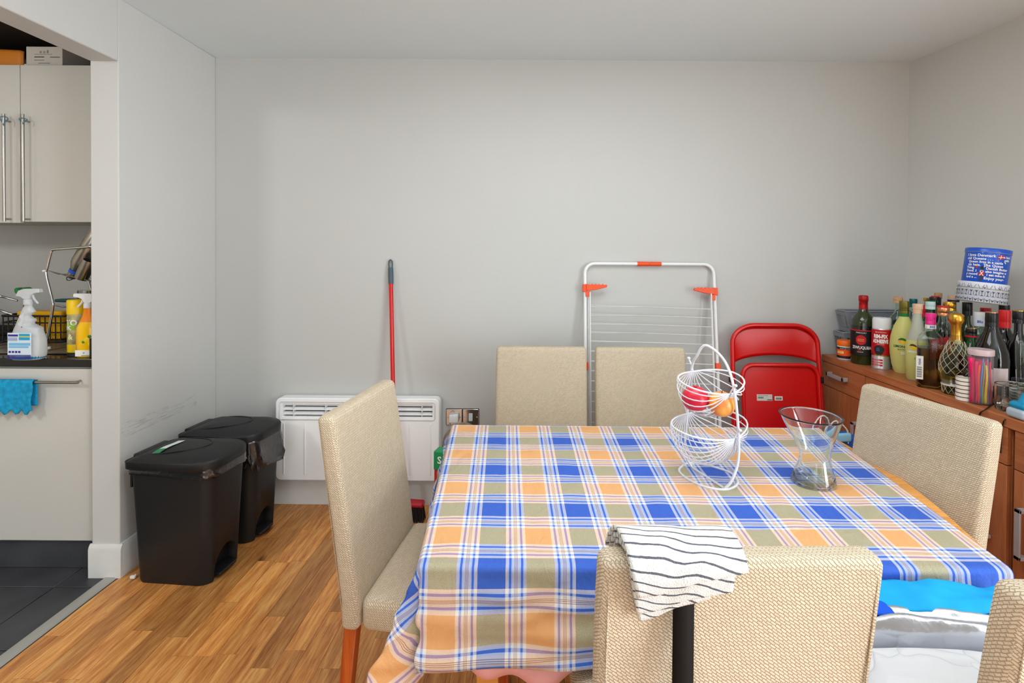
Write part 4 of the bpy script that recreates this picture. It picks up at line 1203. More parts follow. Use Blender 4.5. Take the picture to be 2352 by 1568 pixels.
# flat oval base ring with its cross bar
ring = [at_z(*q, O.z) - O for q in ((1560, 1078), (1568, 1092), (1592, 1108), (1625, 1120), (1662, 1125), (1687, 1118), (1694, 1105), (1680, 1088), (1650, 1076), (1612, 1066), (1580, 1064))]
for q in ring: q.z = .001
m = MB(); m.tube(smooth_path(ring, 4, True), .0040, 9, True); m.build('base_ring', WIRE, t, smooth=180)
m = MB(); m.tube([P1, P2], .004, 8); m.build('base_bar', WIRE, t, smooth=60)
def hammock(name, pa, pb, Rr, n, spread, lift):
    """wires running from end pa to end pb, hanging like a hammock"""
    ax = (pb - pa); L = ax.length / 2; mid = (pa + pb) / 2; axn = ax.normalized()
    side = axn.cross(Vector((0, 0, 1))).normalized(); dn = side.cross(axn).normalized()
    if dn.z > 0: dn = -dn
    root = MB()
    for e, q in ((-1, pa), (1, pb)):
        root.tube([q - side * .022, q + side * .022], .0024, 6)
        root.tube(smooth_path([q, q + axn * e * .008 + Vector((0, 0, .018)), q + axn * e * .020 + Vector((0, 0, .032))], 4), .0026, 6)
        root.lathe([(0, -.005), (.0045, -.003), (.0055, 0), (.0045, .003), (0, .005)], c=q + axn * e * .020 + Vector((0, 0, .035)), seg=10)
    # pointed rim: from both ends out to the two sides
    rim = []
    for k in range(32):
        a = 2 * PI * k / 32
        c_, s_ = math.cos(a), math.sin(a)
        rim.append(mid + axn * (L * (abs(c_) ** .9) * (1 if c_ > 0 else -1)) + side * (Rr * spread * (abs(s_) ** 1.15) * (1 if s_ > 0 else -1)) - dn * lift * (abs(s_) ** 1.5))
    root.tube(rim, .0028, 7, True)
    bo = root.build(name, WIRE, t, smooth=180)
    for k in range(n):
        ph = R(-84 + 168 * k / (n - 1))
        pts = []
        for j in range(15):
            a = PI * j / 14
            k2 = math.sin(a) ** .85
            st_ = (k - (n - 1) / 2) / ((n - 1) / 2) * .019 * (1 - k2)
            pts.append(mid - axn * L * math.cos(a) + (dn * math.cos(ph) + side * math.sin(ph) * spread * .95) * Rr * k2 + side * st_ - dn * lift * abs(math.sin(ph)) ** 3 * k2 * .6)
        m = MB(); m.tube(pts, .0019, 6); m.build('wire', WIRE, bo, smooth=180)
    return mid
ua, ub = at_y(1592, 853, O.y + P2.y - .005) - O, at_y(1677, 905, O.y + P1.y + .012) - O
mid = hammock('upper_tier', ua, ub, .108, 13, 1.12, .012)
la, lb = at_y(1578, 950, O.y + P2.y + .01) - O, at_y(1686, 1008, O.y + P1.y + .008) - O
mid2 = hammock('lower_tier', la, lb, .118, 17, 1.22, .012)
# fruit lying in the upper tier
def fruit(name, label, px, py, y, r, rgb, var2, crown=False):
    p = at_y(px, py, y)
    t = thing(name, label, 'fruit', (p.x, p.y, p.z - r * .95), R(20))
    q = NT(name + ' skin'); co = q.coord('Object')
    q.l(q.ramp(q.noise(co, 22, 4, .6, .6), [(.35, lin(rgb)), (.65, lin(var2))]), q.b.inputs['Base Color']); q.b.inputs['Roughness'].default_value = .35
    m = MB(); prof = []
    for k in range(15):
        a = PI * k / 14; rr_ = r * math.sin(a) ** .92; z = -r * .94 * math.cos(a)
        if k in (13,): z -= r * .03
        if k == 14: z -= r * .14
        if k == 0: z += r * .10
        prof.append((0 if k in (0, 14) else rr_, z + r * .94))
    m.lathe(prof, seg=28, f=lambda v: (v.x * (1 + .03 * math.sin(4 * math.atan2(v.y, v.x))), v.y, v.z)); m.build('skin', q.m, t, smooth=180)
    if crown:
        m = MB()
        for k in range(6): a = 2 * PI * k / 6; m.tube([(0, 0, r * 1.80), (.006 * math.cos(a), .006 * math.sin(a), r * 1.9)], [.004, .001], 5)
        m.build('crown', q.m, t, smooth=60)
    else:
        m = MB(); m.tube([(0, 0, r * 1.66), (.003, 0, r * 1.95)], .0015, 6); m.build('stem', mat('brown stem', (80, 52, 26), .8), t)
fruit('pomegranate', 'crimson pomegranate lying in the upper tier of the wire basket', 1597, 915, O.y + mid.y - .01, .041, (196, 10, 44), (224, 28, 62), True)
fruit('apple', 'orange yellow striped apple beside the crimson fruit in the wire basket', 1657, 927, O.y + mid.y - .035, .040, (232, 120, 60), (246, 182, 78))

# ------------------------------------------------------------------ glass vase with a slanting rim
vb = at_z(1867, 1108, TZ + .004)
t = thing('vase', 'clear waisted glass vase with a slanting rim near the right table edge', 'vase', (vb.x, vb.y, TZ + .0045))
H = .205
prof = [(0, .0), (.058, .0), (.063, .004), (.0625, .010), (.056, .030), (.047, .055), (.0425, .078), (.044, .098), (.053, .125), (.066, .155), (.077, .180), (.086, .203), (.0885, .207), (.0865, .2085),
        (.083, .203), (.074, .180), (.063, .155), (.050, .125), (.041, .098), (.0395, .078), (.044, .055), (.053, .030), (.060, .008), (.052, .005), (0, .0045)]
def slant(v):
    k = max(0, v.z / H) ** 2; return (v.x - .004 * k + .006 * math.sin(v.z * 22), v.y, v.z - .015 * k * v.x)
m = MB(); m.lathe(prof, seg=56, f=slant); m.build('body', GLASS, t, smooth=180)

# ------------------------------------------------------------------ striped towel and black strap over the near chair
tt = NT('striped towel'); co = tt.coord('UV'); sp = tt.n('ShaderNodeSeparateXYZ'); tt.l(co, sp.inputs[0])
nz = tt.noise(co, 60, 3)
vv = tt.math('ADD', sp.outputs[1], tt.math('MULTIPLY', tt.math('SUBTRACT', nz, .5), .003))
fr_ = tt.math('FRACT', tt.math('DIVIDE', vv, .0162))
st_ = tt.math('LESS_THAN', fr_, .17)
tt.l(tt.mix(tt.math('MULTIPLY', st_, .88), lin((218, 218, 216)), lin((38, 42, 62))), tt.b.inputs['Base Color'])
tt.b.inputs['Roughness'].default_value = .95
tt.bump(tt.math('ADD', tt.noise(co, 420, 3), tt.math('MULTIPLY', tt.noise(co, 26, 3), 1.6)), .8, .003)
# chair back surface in world coordinates: top at z, faces seen from the side (y, z)
CY, CT = 0.771, 0.985
def over(s, o):
    """s = 0 where the cloth passes onto the far top edge of the chair back; grows over the top, then down the near face"""
    o = o + .003; r0 = .018; rho = r0 + o; T = .016; q = rho * PI / 2
    if s < 0: return (CY + .026 + o, CT - r0 + s)
    if s < q: a = s / rho; return (CY + .008 + rho * math.cos(a), CT - r0 + rho * math.sin(a))
    if s < q + T: return (CY + .008 - (s - q), CT - r0 + rho)
    if s < 2 * q + T: a = (s - q - T) / rho; return (CY - .008 - rho * math.sin(a), CT - r0 + rho * math.cos(a))
    dd = s - 2 * q - T; return (CY - .008 - rho + dd * .150, CT - r0 - dd)
def towel_layer(lift, s0, s1, x0a, x1a, x0b, x1b, voff, un=24, vn=36):
    m = MB(); ud = {}
    rows = []
    for j in range(vn + 1):
        row = []
        for i in range(un + 1):
            u, v = i / un, j / vn
            s = s0 + (s1 - s0) * v + (.020 * (1 - u) - .024 * u) * v
            xa = x0a + (x0b - x0a) * v; xb = x1a + (x1b - x1a) * v
            y, z = over(s, lift + .0035 * noise.noise(Vector((x0a * 0 + u * 3.2, v * 4, 1.7))) + .0025)
            x = xa + (xb - xa) * u
            bv = m.bm.verts.new((x - TO.x, y - TO.y, z - TO.z)); ud[bv] = (x, (s - .30 * (x - x0a) * .45) + voff); row.append(bv)
        rows.append(row)
    for j in range(vn):
        for i in range(un): m.bm.faces.new([rows[j][i], rows[j][i + 1], rows[j + 1][i + 1], rows[j + 1][i]])
    return m, (lambda v: ud[v])
TO = Vector((.22, .765, .985))
t = thing('tea_towel', 'white terry towel with thin navy stripes folded over the near chair back', 'towel', TO)
for k, (lift, s0, s1, a, b_, c_, d_, vo) in enumerate(((.004, -.002, .158, .128, .292, .158, .262, .004), (.0125, -.002, .166, .123, .300, .152, .292, .009), (.021, -.003, .160, .118, .304, .149, .312, 0))):
    m, f = towel_layer(lift, s0, s1, a, b_, c_, d_, vo); m.build('fold', tt.m, t, smooth=180, solid=.006, uvfn=f)
# fold edge on the left side
t = thing('strap', 'flat black strap hanging down the near chair back below the striped towel', 'strap', (.225, .72, .97))
m = MB()
prof_s = [(-.25 + .46 * k / 60) for k in range(61)]
def sf(u, v):
    s = -.05 + .46 * v; y, z = over(s, -.0012); y = min(y, CY - .026 - .0035 + .0) if s > .06 else y; return (.208 - .225 + .0315 * u, y - .72 - .0008, z - .97)
m.grid(2, 60, sf); m.build('band', mat('black webbing', (14, 14, 15), .6, spec=.2), t, smooth=20, solid=.0022)

# ------------------------------------------------------------------ pile on the seat of the corner chair
def slab(name, label, cat, c, size, r, material, amp, fr, rotz=0, n=(26, 22, 3), extra=None, part='body'):
    t = thing(name, label, cat, (c[0], c[1], c[2]), rotz)
    def f(v):
        v = Vector(v); q = Vector((v.x + c[0] * 3, v.y, 0))
        k = noise.noise(q * fr) * amp + noise.noise(q * fr * 2.3 + Vector((3, 1, 2))) * amp * .4
        if v.z > 0: v.z += k
        v.x += .3 * k; v.y += .3 * noise.noise(Vector((v.x, v.z, 1)) * fr) * amp
        if extra: v = Vector(extra(v))
        return v
    m = MB(); m.rbox((0, 0, size[2] / 2), size, r, 4, n, f); m.build(part, material, t, smooth=180); return t
qm = NT('white quilt'); co = qm.coord('Object'); nzv = qm.n('ShaderNodeTexNoise'); qm.l(co, nzv.inputs['Vector']); nzv.inputs['Scale'].default_value = 6
vad = qm.n('ShaderNodeVectorMath', operation='MULTIPLY_ADD'); qm.l(nzv.outputs['Color'], vad.inputs[0]); vad.inputs[1].default_value = (.16, .16, .16); qm.l(co, vad.inputs[2])
vo = qm.n('ShaderNodeTexVoronoi', feature='DISTANCE_TO_EDGE'); qm.l(vad.outputs[0], vo.inputs['Vector']); vo.inputs['Scale'].default_value = 7
qm.b.inputs['Base Color'].default_value = lin((214, 215, 219)); qm.b.inputs['Roughness'].default_value = .85
qm.bump(qm.math('ADD', qm.math('POWER', qm.math('MINIMUM', vo.outputs['Distance'], .2), .5), qm.math('MULTIPLY', qm.noise(co, 14, 3), .35)), .6, .03)
slab('quilt', 'white quilted bedding folded thick on the corner chair seat', 'bedding', (.815, .868, .49), (.48, .20, .215), .06, qm.m, .016, 6)
fm_ = mat('silver foil', (206, 208, 216), .24, .8, bump=1.0, bscale=34)
def pleat(v):
    v = Vector(v); v.z += .006 * math.sin(v.y * 210 + 3 * noise.noise(Vector((v.x * 6, v.y * 3, 0)))); return v
slab('foil_bag', 'crumpled silver foil insulating bag between the white quilt and the turquoise cloth', 'bag', (.835, 1.002, .49), (.46, .062, .232), .02, fm_, .012, 9, 0, (26, 20, 3), pleat)
# turquoise and blue cloth bunched on top, in front of the hem
def cloth_heap(name, label, c, sx, sy, h, rgb, rotz, ridge, seed):
    t = thing(name, label, 'cloth', c, rotz)
    m = MB()
    def f(u, v):
        x, y = (u - .5) * sx, (v - .5) * sy
        edge = min(u, 1 - u, v, 1 - v); k = min(1, edge / .22)
        z = h * k ** .6 * (.75 + .5 * noise.noise(Vector((x * 6 + seed, y * 9, 0)))) + ridge * max(0, 1 - abs(y + .25 * x - .01) / .05) + .010 * noise.noise(Vector((x * 22, y * 22, seed)))
        return (x + .012 * noise.noise(Vector((x * 8, y * 8, seed + 4))), y, max(0.0, z))
    m.grid(48, 36, f); m.build('folds', mat(name + ' cotton', rgb, .8, bump=.25, bscale=30), t, smooth=180, solid=.003)
    return t
cloth_heap('turquoise_cloth', 'bright turquoise cloth bunched under the near right tablecloth hem', (.815, 1.052, .722), .40, .088, .020, (0, 158, 222), R(-4), .008, 2.0)
cloth_heap('blue_cloth', 'royal blue cloth folded beneath the turquoise cloth', (.665, 1.018, .722), .14, .050, .012, (4, 84, 214), R(-4), .004, 5.0)

# ------------------------------------------------------------------ sideboard
SX = 1.645; SZ = 0.890
BEECH = wood_material('brown laminate', (150, 82, 44), (178, 106, 62), (196, 124, 78), 'Z', .42, False, .8, True, 0, .04)
BEECHH = wood_material('brown laminate flat', (150, 82, 44), (178, 106, 62), (196, 124, 78), 'Y', .40, False, .8, True, 0, .04)
DARKW = mat('dark laminate', (96, 46, 22), .5)
YS0, YS1 = .95, 2.868
t = thing('sideboard_worktop', 'long brown laminate top board of the sideboard along the right wall', 'worktop', (SX, 1.9, SZ - .036))
m = MB(); m.span((0, YS0 - 1.9, 0), (.50, YS1 - 1.9, .036)); m.build('board', BEECHH, t, bevel=.002)
def handle(parent, y0, z0, y1, z1):
    """flat bracket handle standing off the front by 28 mm; local x negative is towards the room"""
    m = MB(); d = Vector((0, y1 - y0, z1 - z0)); L = d.length
    vert = abs(d.z) > abs(d.y)
    w_ = .010
    if vert:
        m.span((-.030, y0 - w_, z0), (-.024, y0 + w_, z1)); m.span((-.030, y0 - w_, z0), (0, y0 + w_, z0 + .012)); m.span((-.030, y0 - w_, z1 - .012), (0, y0 + w_, z1))
    else:
        m.span((-.030, y0, z0 - w_), (-.024, y1, z0 + w_)); m.span((-.030, y0, z0 - w_), (0, y0 + .012, z0 + w_)); m.span((-.030, y1 - .012, z0 - w_), (0, y1, z0 + w_))
    m.build('handle', SATIN, parent, bevel=.001)
def unit(label, ya, yb, doors, drawers):
    """doors and drawers: list of (y0, y1, handle y)"""
    t = thing('sideboard_unit', label, 'cabinet', (SX, (ya + yb) / 2, 0)); yc = (ya + yb) / 2
    m = MB(); m.span((.020, ya - yc + .001, .06), (.46, yb - yc - .001, SZ - .037)); m.build('body', BEECH, t, bevel=.001)
    m = MB(); m.span((.05, ya - yc + .01, 0), (.44, yb - yc - .01, .06)); m.build('plinth', DARKW, t)
    for a, b_, hy in drawers:
        m = MB(); m.span((0.002, a - yc + .002, .7225), (.020, b_ - yc - .002, SZ - .0385)); d = m.build('drawer', BEECHH, t, bevel=.001)
        handle(d, hy - .075 - yc, .800, hy + .075 - yc, .800)
    for a, b_, hy in doors:
        m = MB(); m.span((0.002, a - yc + .002, .065), (.020, b_ - yc - .002, .7185)); d = m.build('door', BEECH, t, bevel=.001)
        handle(d, hy - yc, .435, hy - yc, .605)
unit('narrow brown sideboard unit with one drawer over one door, next to the back wall', 2.495, 2.866, [(2.495, 2.866, 2.545)], [(2.495, 2.866, 2.70)])
unit('wide brown sideboard unit with two drawers, mostly hidden behind the right chair', 1.735, 2.492, [(1.735, 2.112, 1.80), (2.114, 2.492, 2.43)], [(1.735, 2.112, 1.92), (2.114, 2.492, 2.30)])
unit('brown sideboard unit at the right frame edge with its door handle just in view', .96, 1.712, [(1.335, 1.712, 1.665), (.96, 1.333, 1.01)], [(1.335, 1.712, 1.52), (.96, 1.333, 1.15)])

# blue gift bag and bag behind the table
t = thing('gift_bag', 'blue paper bag with pale handles behind the table by the sideboard', 'bag', (1.40, 2.36, 0), R(8))
m = MB(); m._add([(-.11, -.06, 0), (.11, -.06, 0), (.11, .06, 0), (-.11, .06, 0), (-.12, -.05, .60), (.12, -.05, .60), (.12, .05, .60), (-.12, .05, .60)], [(0, 3, 2, 1), (0, 1, 5, 4), (1, 2, 6, 5), (2, 3, 7, 6), (3, 0, 4, 7)])
m.build('body', mat('blue paper', (20, 92, 176), .4, coat=.2), t, bevel=.002, solid=.002)
for y in (-.05, .05):
    m = MB(); m.tube(smooth_path([(-.05, y, .58), (-.045, y, .64), (0, y, .675), (.045, y, .64), (.05, y, .58)], 5), .0035, 6); m.build('bag_handle', PAPER, t, smooth=60)
m = MB(); m.span((.02, -.0625, .50), (.10, -.0585, .56)); m.build('label', YELLOW, t)
m = MB(); m.rbox((0, -.066, .615), (.10, .02, .04), .009, 2, (3, 1, 1)); m.build('bow', mat('pale blue ribbon', (140, 196, 226), .4), t, smooth=60)
pb = at_y(1012, 1003, 2.36)
t = thing('plastic_bag', 'crumpled brown plastic bag standing behind the left table edge', 'bag', (pb.x + .095, 2.40, 0))
def cr(v):
    v = Vector(v); n1 = noise.noise(v * 7) * .035; k = (v.z + .33) / .66
    s_ = 1 - .45 * k ** 2; return (v.x * s_ + n1, v.y * s_ + noise.noise(v * 8 + Vector((3, 0, 0))) * .03, v.z + noise.noise(v * 9) * .015)
m = MB(); m.rbox((0, 0, .31), (.24, .17, .62), .05, 3, (8, 6, 16), cr); m.build('body', mat('brown plastic film', (112, 96, 78), .3, var=.4, vscale=9, bump=.6, bscale=30), t, smooth=60)
pg = at_y(996, 1060, 2.27)
t = thing('carton', 'green and red drinks carton standing beside the crumpled bag by the panel heater', 'carton', (pg.x + .050, pg.y + .03, 0), R(-12))
m = MB(); m.span((-.045, -.03, 0), (.045, .03, .50)); m.build('body', mat('carton red', (190, 24, 34), .4), t, bevel=.004)
m = MB(); m.span((-.047, -.032, .46), (.047, .032, .545)); m.build('lid', mat('carton green', (0, 142, 84), .4), t, bevel=.004)
text('lettering', 'S', .045, WHITEINK, t, lambda x, z: (x - .018, -.0328, z + .505), bold=.001)

# ------------------------------------------------------------------ things on the sideboard
S0 = SZ + .0005
def on_top(px, py, dx=0, dy=0):
    p = at_z(px, py, SZ); return (p.x + dx, p.y + dy, S0)
def shell(prof, th=.002):
    """closed glass wall from an outer profile; last point is the open lip"""
    inner = [(max(r - th, .0), z + (th * 1.5 if i < 2 else 0)) for i, (r, z) in enumerate(prof)]
    return prof + list(reversed(inner))
def fillp(prof, level, gap=.0024):
    out = [(0, prof[1][1] + .004)]
    last = None
    for r, z in prof[1:]:
        z2 = max(z, prof[1][1] + .004)
        if z2 >= level:
            if last:
                r0, z0 = last; f = (level - z0) / (z - z0) if z > z0 else 0
                out.append((max(.001, r0 + (r - r0) * f - gap), level))
            break
        out.append((max(.001, r - gap), z2)); last = (r, z)
    out.append((0, level)); return out
PROFS = {
 'wine': lambda r, h: [(0, 0), (r * .95, 0), (r, .006), (r, h * .56), (r * .93, h * .62), (r * .68, h * .69), (r * .40, h * .755), (r * .36, h * .80), (r * .36, h * .985), (r * .36, h)],
 'round': lambda r, h: [(0, 0), (r * .95, 0), (r, .006), (r, h * .58), (r * .96, h * .64), (r * .80, h * .70), (r * .52, h * .76), (r * .38, h * .81), (r * .34, h * .90), (r * .34, h)],
 'belly': lambda r, h: [(0, 0), (r * .62, 0), (r * .68, .006), (r * .84, h * .12), (r * .97, h * .27), (r, h * .38), (r * .94, h * .52), (r * .74, h * .66), (r * .50, h * .75), (r * .34, h * .81), (r * .31, h * .88), (r * .31, h)],
 'tall': lambda r, h: [(0, 0), (r * .86, 0), (r * .92, .006), (r, h * .30), (r, h * .50), (r * .78, h * .64), (r * .56, h * .76), (r * .42, h * .86), (r * .36, h * .95), (r * .36, h)],
 'square': lambda r, h: [(0, 0), (r * .95, 0), (r, .006), (r, h * .66), (r * .92, h * .72), (r * .55, h * .78), (r * .36, h * .83), (r * .34, h * .90), (r * .34, h)],
 'drop': lambda r, h: [(0, 0), (r * .74, 0), (r * .78, .006), (r * .80, h * .12), (r * .96, h * .24), (r, h * .34), (r * .90, h * .46), (r * .66, h * .58), (r * .42, h * .70), (r * .28, h * .80), (r * .25, h * .92), (r * .25, h)],
 'jug': lambda r, h: [(0, 0), (r * .95, 0), (r, .006), (r, h * .46), (r * .94, h * .56), (r * .72, h * .68), (r * .44, h * .80), (r * .34, h * .88), (r * .34, h)],
}
def bottle(label, pos, r, h, kind, glass, cap=None, cap_r=None, cap_h=.03, cap_z=None, liquid=None, level=.5, opaque=False, rz=0, sq=None, name='bottle', cat='bottle', group='bottles crowded on the sideboard', seg=28):
    t = thing(name, label, cat, pos, rz, group)
    pr = PROFS[kind](r, h)
    m = MB()
    if opaque: m.lathe(pr + [(0, h)], seg=seg, sq=sq)
    else: m.lathe(shell(pr), seg=seg, sq=sq)
    m.build('body', glass, t, smooth=50)
    if liquid is not None:
        m = MB(); m.lathe(fillp(pr, h * level), seg=seg, sq=sq); m.build('liquid', liquid, t, smooth=50)
    if cap is not None:
        cr_ = cap_r or r * .40; cz = cap_z if cap_z is not None else h - cap_h * .75
        m = MB(); m.lathe([(0, cz), (cr_, cz), (cr_, cz + cap_h * .3), (cr_ * .96, cz + cap_h * .34), (cr_, cz + cap_h * .38), (cr_, cz + cap_h * .94), (cr_ * .94, cz + cap_h), (0, cz + cap_h)], seg=22); m.build('cap', cap, t, smooth=40)
    return t
def blabel(t, r, z0, z1, a0, a1, m_, lift=.0007, parent=None):
    return band(r + lift, z0, z1, a0, a1).build('label', m_, parent or t, smooth=40)
# direction from a thing on the sideboard towards the camera, as an angle for labels
def face(pos): return math.atan2(-pos[1], -pos[0]) + PI / 2
LIQ_AMBER = mat('amber spirit', (196, 128, 44), 0.02, trans=1.0, ior=1.33)
LIQ_PALE = mat('pale wine', (236, 216, 120), 0.02, trans=1.0, ior=1.33)
DGREEN = mat('dark green glass', (34, 58, 18), .06, trans=.35, coat=.3)
DARKG = mat('black glass', (10, 11, 13), .08, coat=.4)
GREENG = mat('green glass', (24, 110, 44), .06, trans=.6, coat=.2)
LEMON = mat('frosted lemon glass', (216, 212, 128), .32, trans=.12, ior=1.3)
LEMON2 = mat('frosted clear glass', (214, 214, 196), .35, trans=.35, ior=1.3)
NAVY = mat('navy label', (24, 28, 44), .5)
CORK = mat('cork', (196, 150, 108), .8, var=.2, vscale=60, bump=.2)
TAN = mat('pale wood stopper', (222, 184, 150), .6, var=.08, vscale=50)
G2 = mat('clear bottle glass', (244, 250, 246), 0.0, trans=1.0, ior=1.3)

# orange jar
pos = (1.692, 2.728, S0); rz = face(pos)
t = thing('jar', 'small orange lidded tub with a black and orange label', 'jar', pos, rz)
m = MB(); m.lathe([(0, 0), (.036, 0), (.039, .004), (.039, .070), (.036, .074), (0, .074)], seg=32); m.build('body', WHITEP, t, smooth=50)
m = MB(); m.lathe([(0, .074), (.039, .074), (.040, .078), (.040, .098), (.036, .103), (0, .103)], seg=32); m.build('lid', mat('orange lid', (248, 112, 16), .4), t, smooth=50)
blabel(t, .039, .008, .068, -85, 85, INK); blabel(t, .0394, .022, .056, -80, 60, mat('orange label', (250, 92, 20), .5)); blabel(t, .0398, .034, .046, -60, -10, mat('cream label', (250, 214, 130), .5))
text('lettering', 'MULTI USE WIPES', .0068, WHITEINK, t, cyl_place(.0402, .061)); text('lettering', 'FINISH', .007, REDINK, t, cyl_place(.0406, .040, -.6))
# dark red-topped bottle
pos = (1.718, 2.622, S0); rz = face(pos)
t = bottle('tall dark green aperitif bottle with red foil top and black red label', pos, .055, .352, 'round', mat('olive glass', (46, 58, 10), .06, coat=.5, trans=.25), None, opaque=True, rz=rz)
m = MB(); m.lathe([(0, .285), (.0215, .285), (.0205, .30), (.0205, .325), (.0225, .327), (.0225, .352), (.019, .356), (0, .356)], seg=24); m.build('foil', mat('red foil', (170, 20, 26), .35, .3, var=.5, vscale=60), t, smooth=50)
m = MB(); m.lathe([(.0553, .045), (.0556, .046), (.0556, .20), (.0553, .201)], seg=40); m.build('liquid_band', DARKG, t, smooth=50)
blabel(t, .0558, .048, .178, -95, 95, mat('black label', (18, 16, 18), .5)); blabel(t, .0562, .174, .180, -95, 95, REDINK)
m = MB()
def disc(u, v): a = 2 * PI * u; rr_ = .024 * v; return cyl_place(.0566, .128, -.15)(rr_ * math.cos(a), rr_ * math.sin(a) * 1.05)
m.grid(28, 5, disc); m.build('label', REDINK, t, smooth=60)
text('lettering', 'ZIWUQUIIA', .021, WHITEINK, t, cyl_place(.0572, .088, -.10), bold=.0006, sx=.8)
text('lettering', 'MAKULAU', .010, WHITEINK, t, cyl_place(.0572, .165, -.15), sx=1.0)
text('lettering', 'premium\nselection', .008, mat('cream label', (250, 214, 130), .5), t, cyl_place(.0575, .128, -.15))
text('lettering', 'LIQUEUR', .007, WHITEINK, t, cyl_place(.0572, .066, -.2)); m = MB(); m.lathe([(0, 0), (.006, 0), (0, .014)], seg=3); 
m = MB(); m.grid(1, 1, lambda u, v: cyl_place(.0572, .073, -.25)((u - .5) * .02 * (1 - v), v * .012)); m.build('label', REDINK, t)
# spray can
pos = on_top(2023, 845, .002); rz = face(pos)
t = thing('spray_can', 'red and silver spray adhesive can with a white cap', 'can', pos, rz)
m = MB(); m.lathe([(0, .002), (.041, .002), (.0425, 0), (.0435, .003), (.042, .006), (.042, .196), (.040, .200), (0, .200)], seg=32); m.build('body', mat('silver tin', (196, 196, 196), .3, .7), t, smooth=50)
m = MB(); m.lathe([(0, .200), (.0405, .200), (.0405, .246), (.037, .253), (0, .253)], seg=32); m.build('cap', WHITEP, t, smooth=50)
blabel(t, .042, .070, .196, -100, 100, mat('can red', (196, 14, 26), .4)); blabel(t, .0424, .066, .072, -100, 100, GOLD)
m = MB()
def disc2(u, v): a = 2 * PI * u; return cyl_place(.0430, .094, -.25)(.023 * v * math.cos(a) * (1 + .1 * math.sin(3 * a)), .025 * v * math.sin(a))
m.grid(28, 4, disc2); m.build('label', INK, t, smooth=60)
for k in range(3):
    m = MB(); m.grid(10, 1, lambda u, v: cyl_place(.0434, .094 + k * .006 - .006, -.35)((u - .5) * .014, v * .0015 + .004 * math.sin(u * PI))); m.build('label', mat('sheen blue', (110, 140, 200), .3), t)
text('lettering', 'RIM-FIX', .025, WHITEINK, t, cyl_place(.0430, .162, -.12), bold=.0014, sx=.72); text('lettering', 'ADHESIVE', .025, WHITEINK, t, cyl_place(.0430, .138, -.12), bold=.0014, sx=.62)
text('lettering', 'high performance', .007, WHITEINK, t, cyl_place(.0430, .184, -.1)); text('lettering', 'spray contact', .006, WHITEINK, t, cyl_place(.0430, .124, -.1))
for k, s_ in enumerate(('EXTREMELY', 'FLAMMABLE', 'keep upright')):
    blabel(t, .0426, .042 - k * .013, .050 - k * .013, -62, 8, REDINK); text('lettering', s_, .006, WHITEINK, t, cyl_place(.0438, .046 - k * .013, -.45))
# two lemon liqueur bottles
def lemon(t, r, z, s=1.0, leaf=(22, 96, 40), a0=0.0):
    LF = mat('leaf %d' % leaf[0], leaf, .5)
    for k, (x, zz_, rr_, mm) in enumerate(((-.012, .004, .010, mat('pale lemon', (240, 176, 60), .5)), (.004, 0, .0145, YELLOW))):
        m = MB(); m.grid(20, 3, lambda u, v: cyl_place(r + .0006 * (k + 1), z, a0)((x + rr_ * v * math.cos(2 * PI * u)) * s, (zz_ + rr_ * .85 * v * math.sin(2 * PI * u)) * s)); m.build('print', mm, t, smooth=60)
    m = MB(); m.grid(14, 3, lambda u, v: cyl_place(r + .0020, z, a0)((-.024 + .050 * u) * s, (.006 + .016 * math.sin(PI * u ** .8) * (.35 + .65 * v) - .010 * u) * s)); m.build('print', LF, t, smooth=60)
pos = on_top(2071, 855, .006, -.002); rz = face(pos)
t = bottle('plump frosted lemon liqueur bottle with an olive green cap', pos, .057, .335, 'belly', LEMON, mat('olive cap', (116, 104, 34), .35, .5), .0205, .058, .287, opaque=True, rz=rz)
m = MB(); m.lathe([(0, .262), (.0195, .262), (.0195, .290), (0, .290)], seg=24); m.build('neck_label', mat('neck green', (16, 120, 56), .4), t, smooth=50)
m = MB(); m.tube([(.0212 * math.cos(a), .0212 * math.sin(a), .303) for a in [2 * PI * k / 20 for k in range(20)]], .0012, 5, True); m.tube(smooth_path([(.021, 0, .303), (.026, -.004, .295), (.027, -.006, .275)], 4), .0012, 5); m.build('cord', INK, t, smooth=60)
lemon(t, .0565, .155, 1.0); text('lettering', 'LIMONCINO', .0150, mat('lettering green', (20, 80, 30), .5), t, cyl_place(.0585, .132, 0), bold=.0004, sx=1.0)
text('lettering', 'BOTTEGA', .0105, mat('lettering green', (20, 80, 30), .5), t, cyl_place(.0582, .117, .0)); text('lettering', '25', .016, WHITEINK, t, cyl_place(.0578, .100, -.05), bold=.0005)
pos = on_top(2107, 872, .004, .010); rz = face(pos)
t = bottle('slim frosted lemon liqueur bottle with a pale wooden stopper', pos, .043, .320, 'tall', LEMON2, TAN, .0200, .022, .322, LEMON, .56, rz=rz)
m = MB(); m.lathe([(0, .30), (.0170, .30), (.0180, .322), (0, .322)], seg=20); m.build('stopper', TAN, t, smooth=40)
m = MB(); m.lathe(fillp(PROFS['tall'](.043, .320), .320 * .56, -.0006), seg=32); m.build('liquid_band', LEMON, t, smooth=50)
lemon(t, .0437, .150, .8, (28, 36, 60), -.25); text('lettering', 'LIMONCINO', .012, WHITEINK, t, cyl_place(.0450, .128, -.15), bold=.0004); text('lettering', 'O', .014, mat('lettering green', (20, 80, 30), .5), t, cyl_place(.0447, .100, -.1))
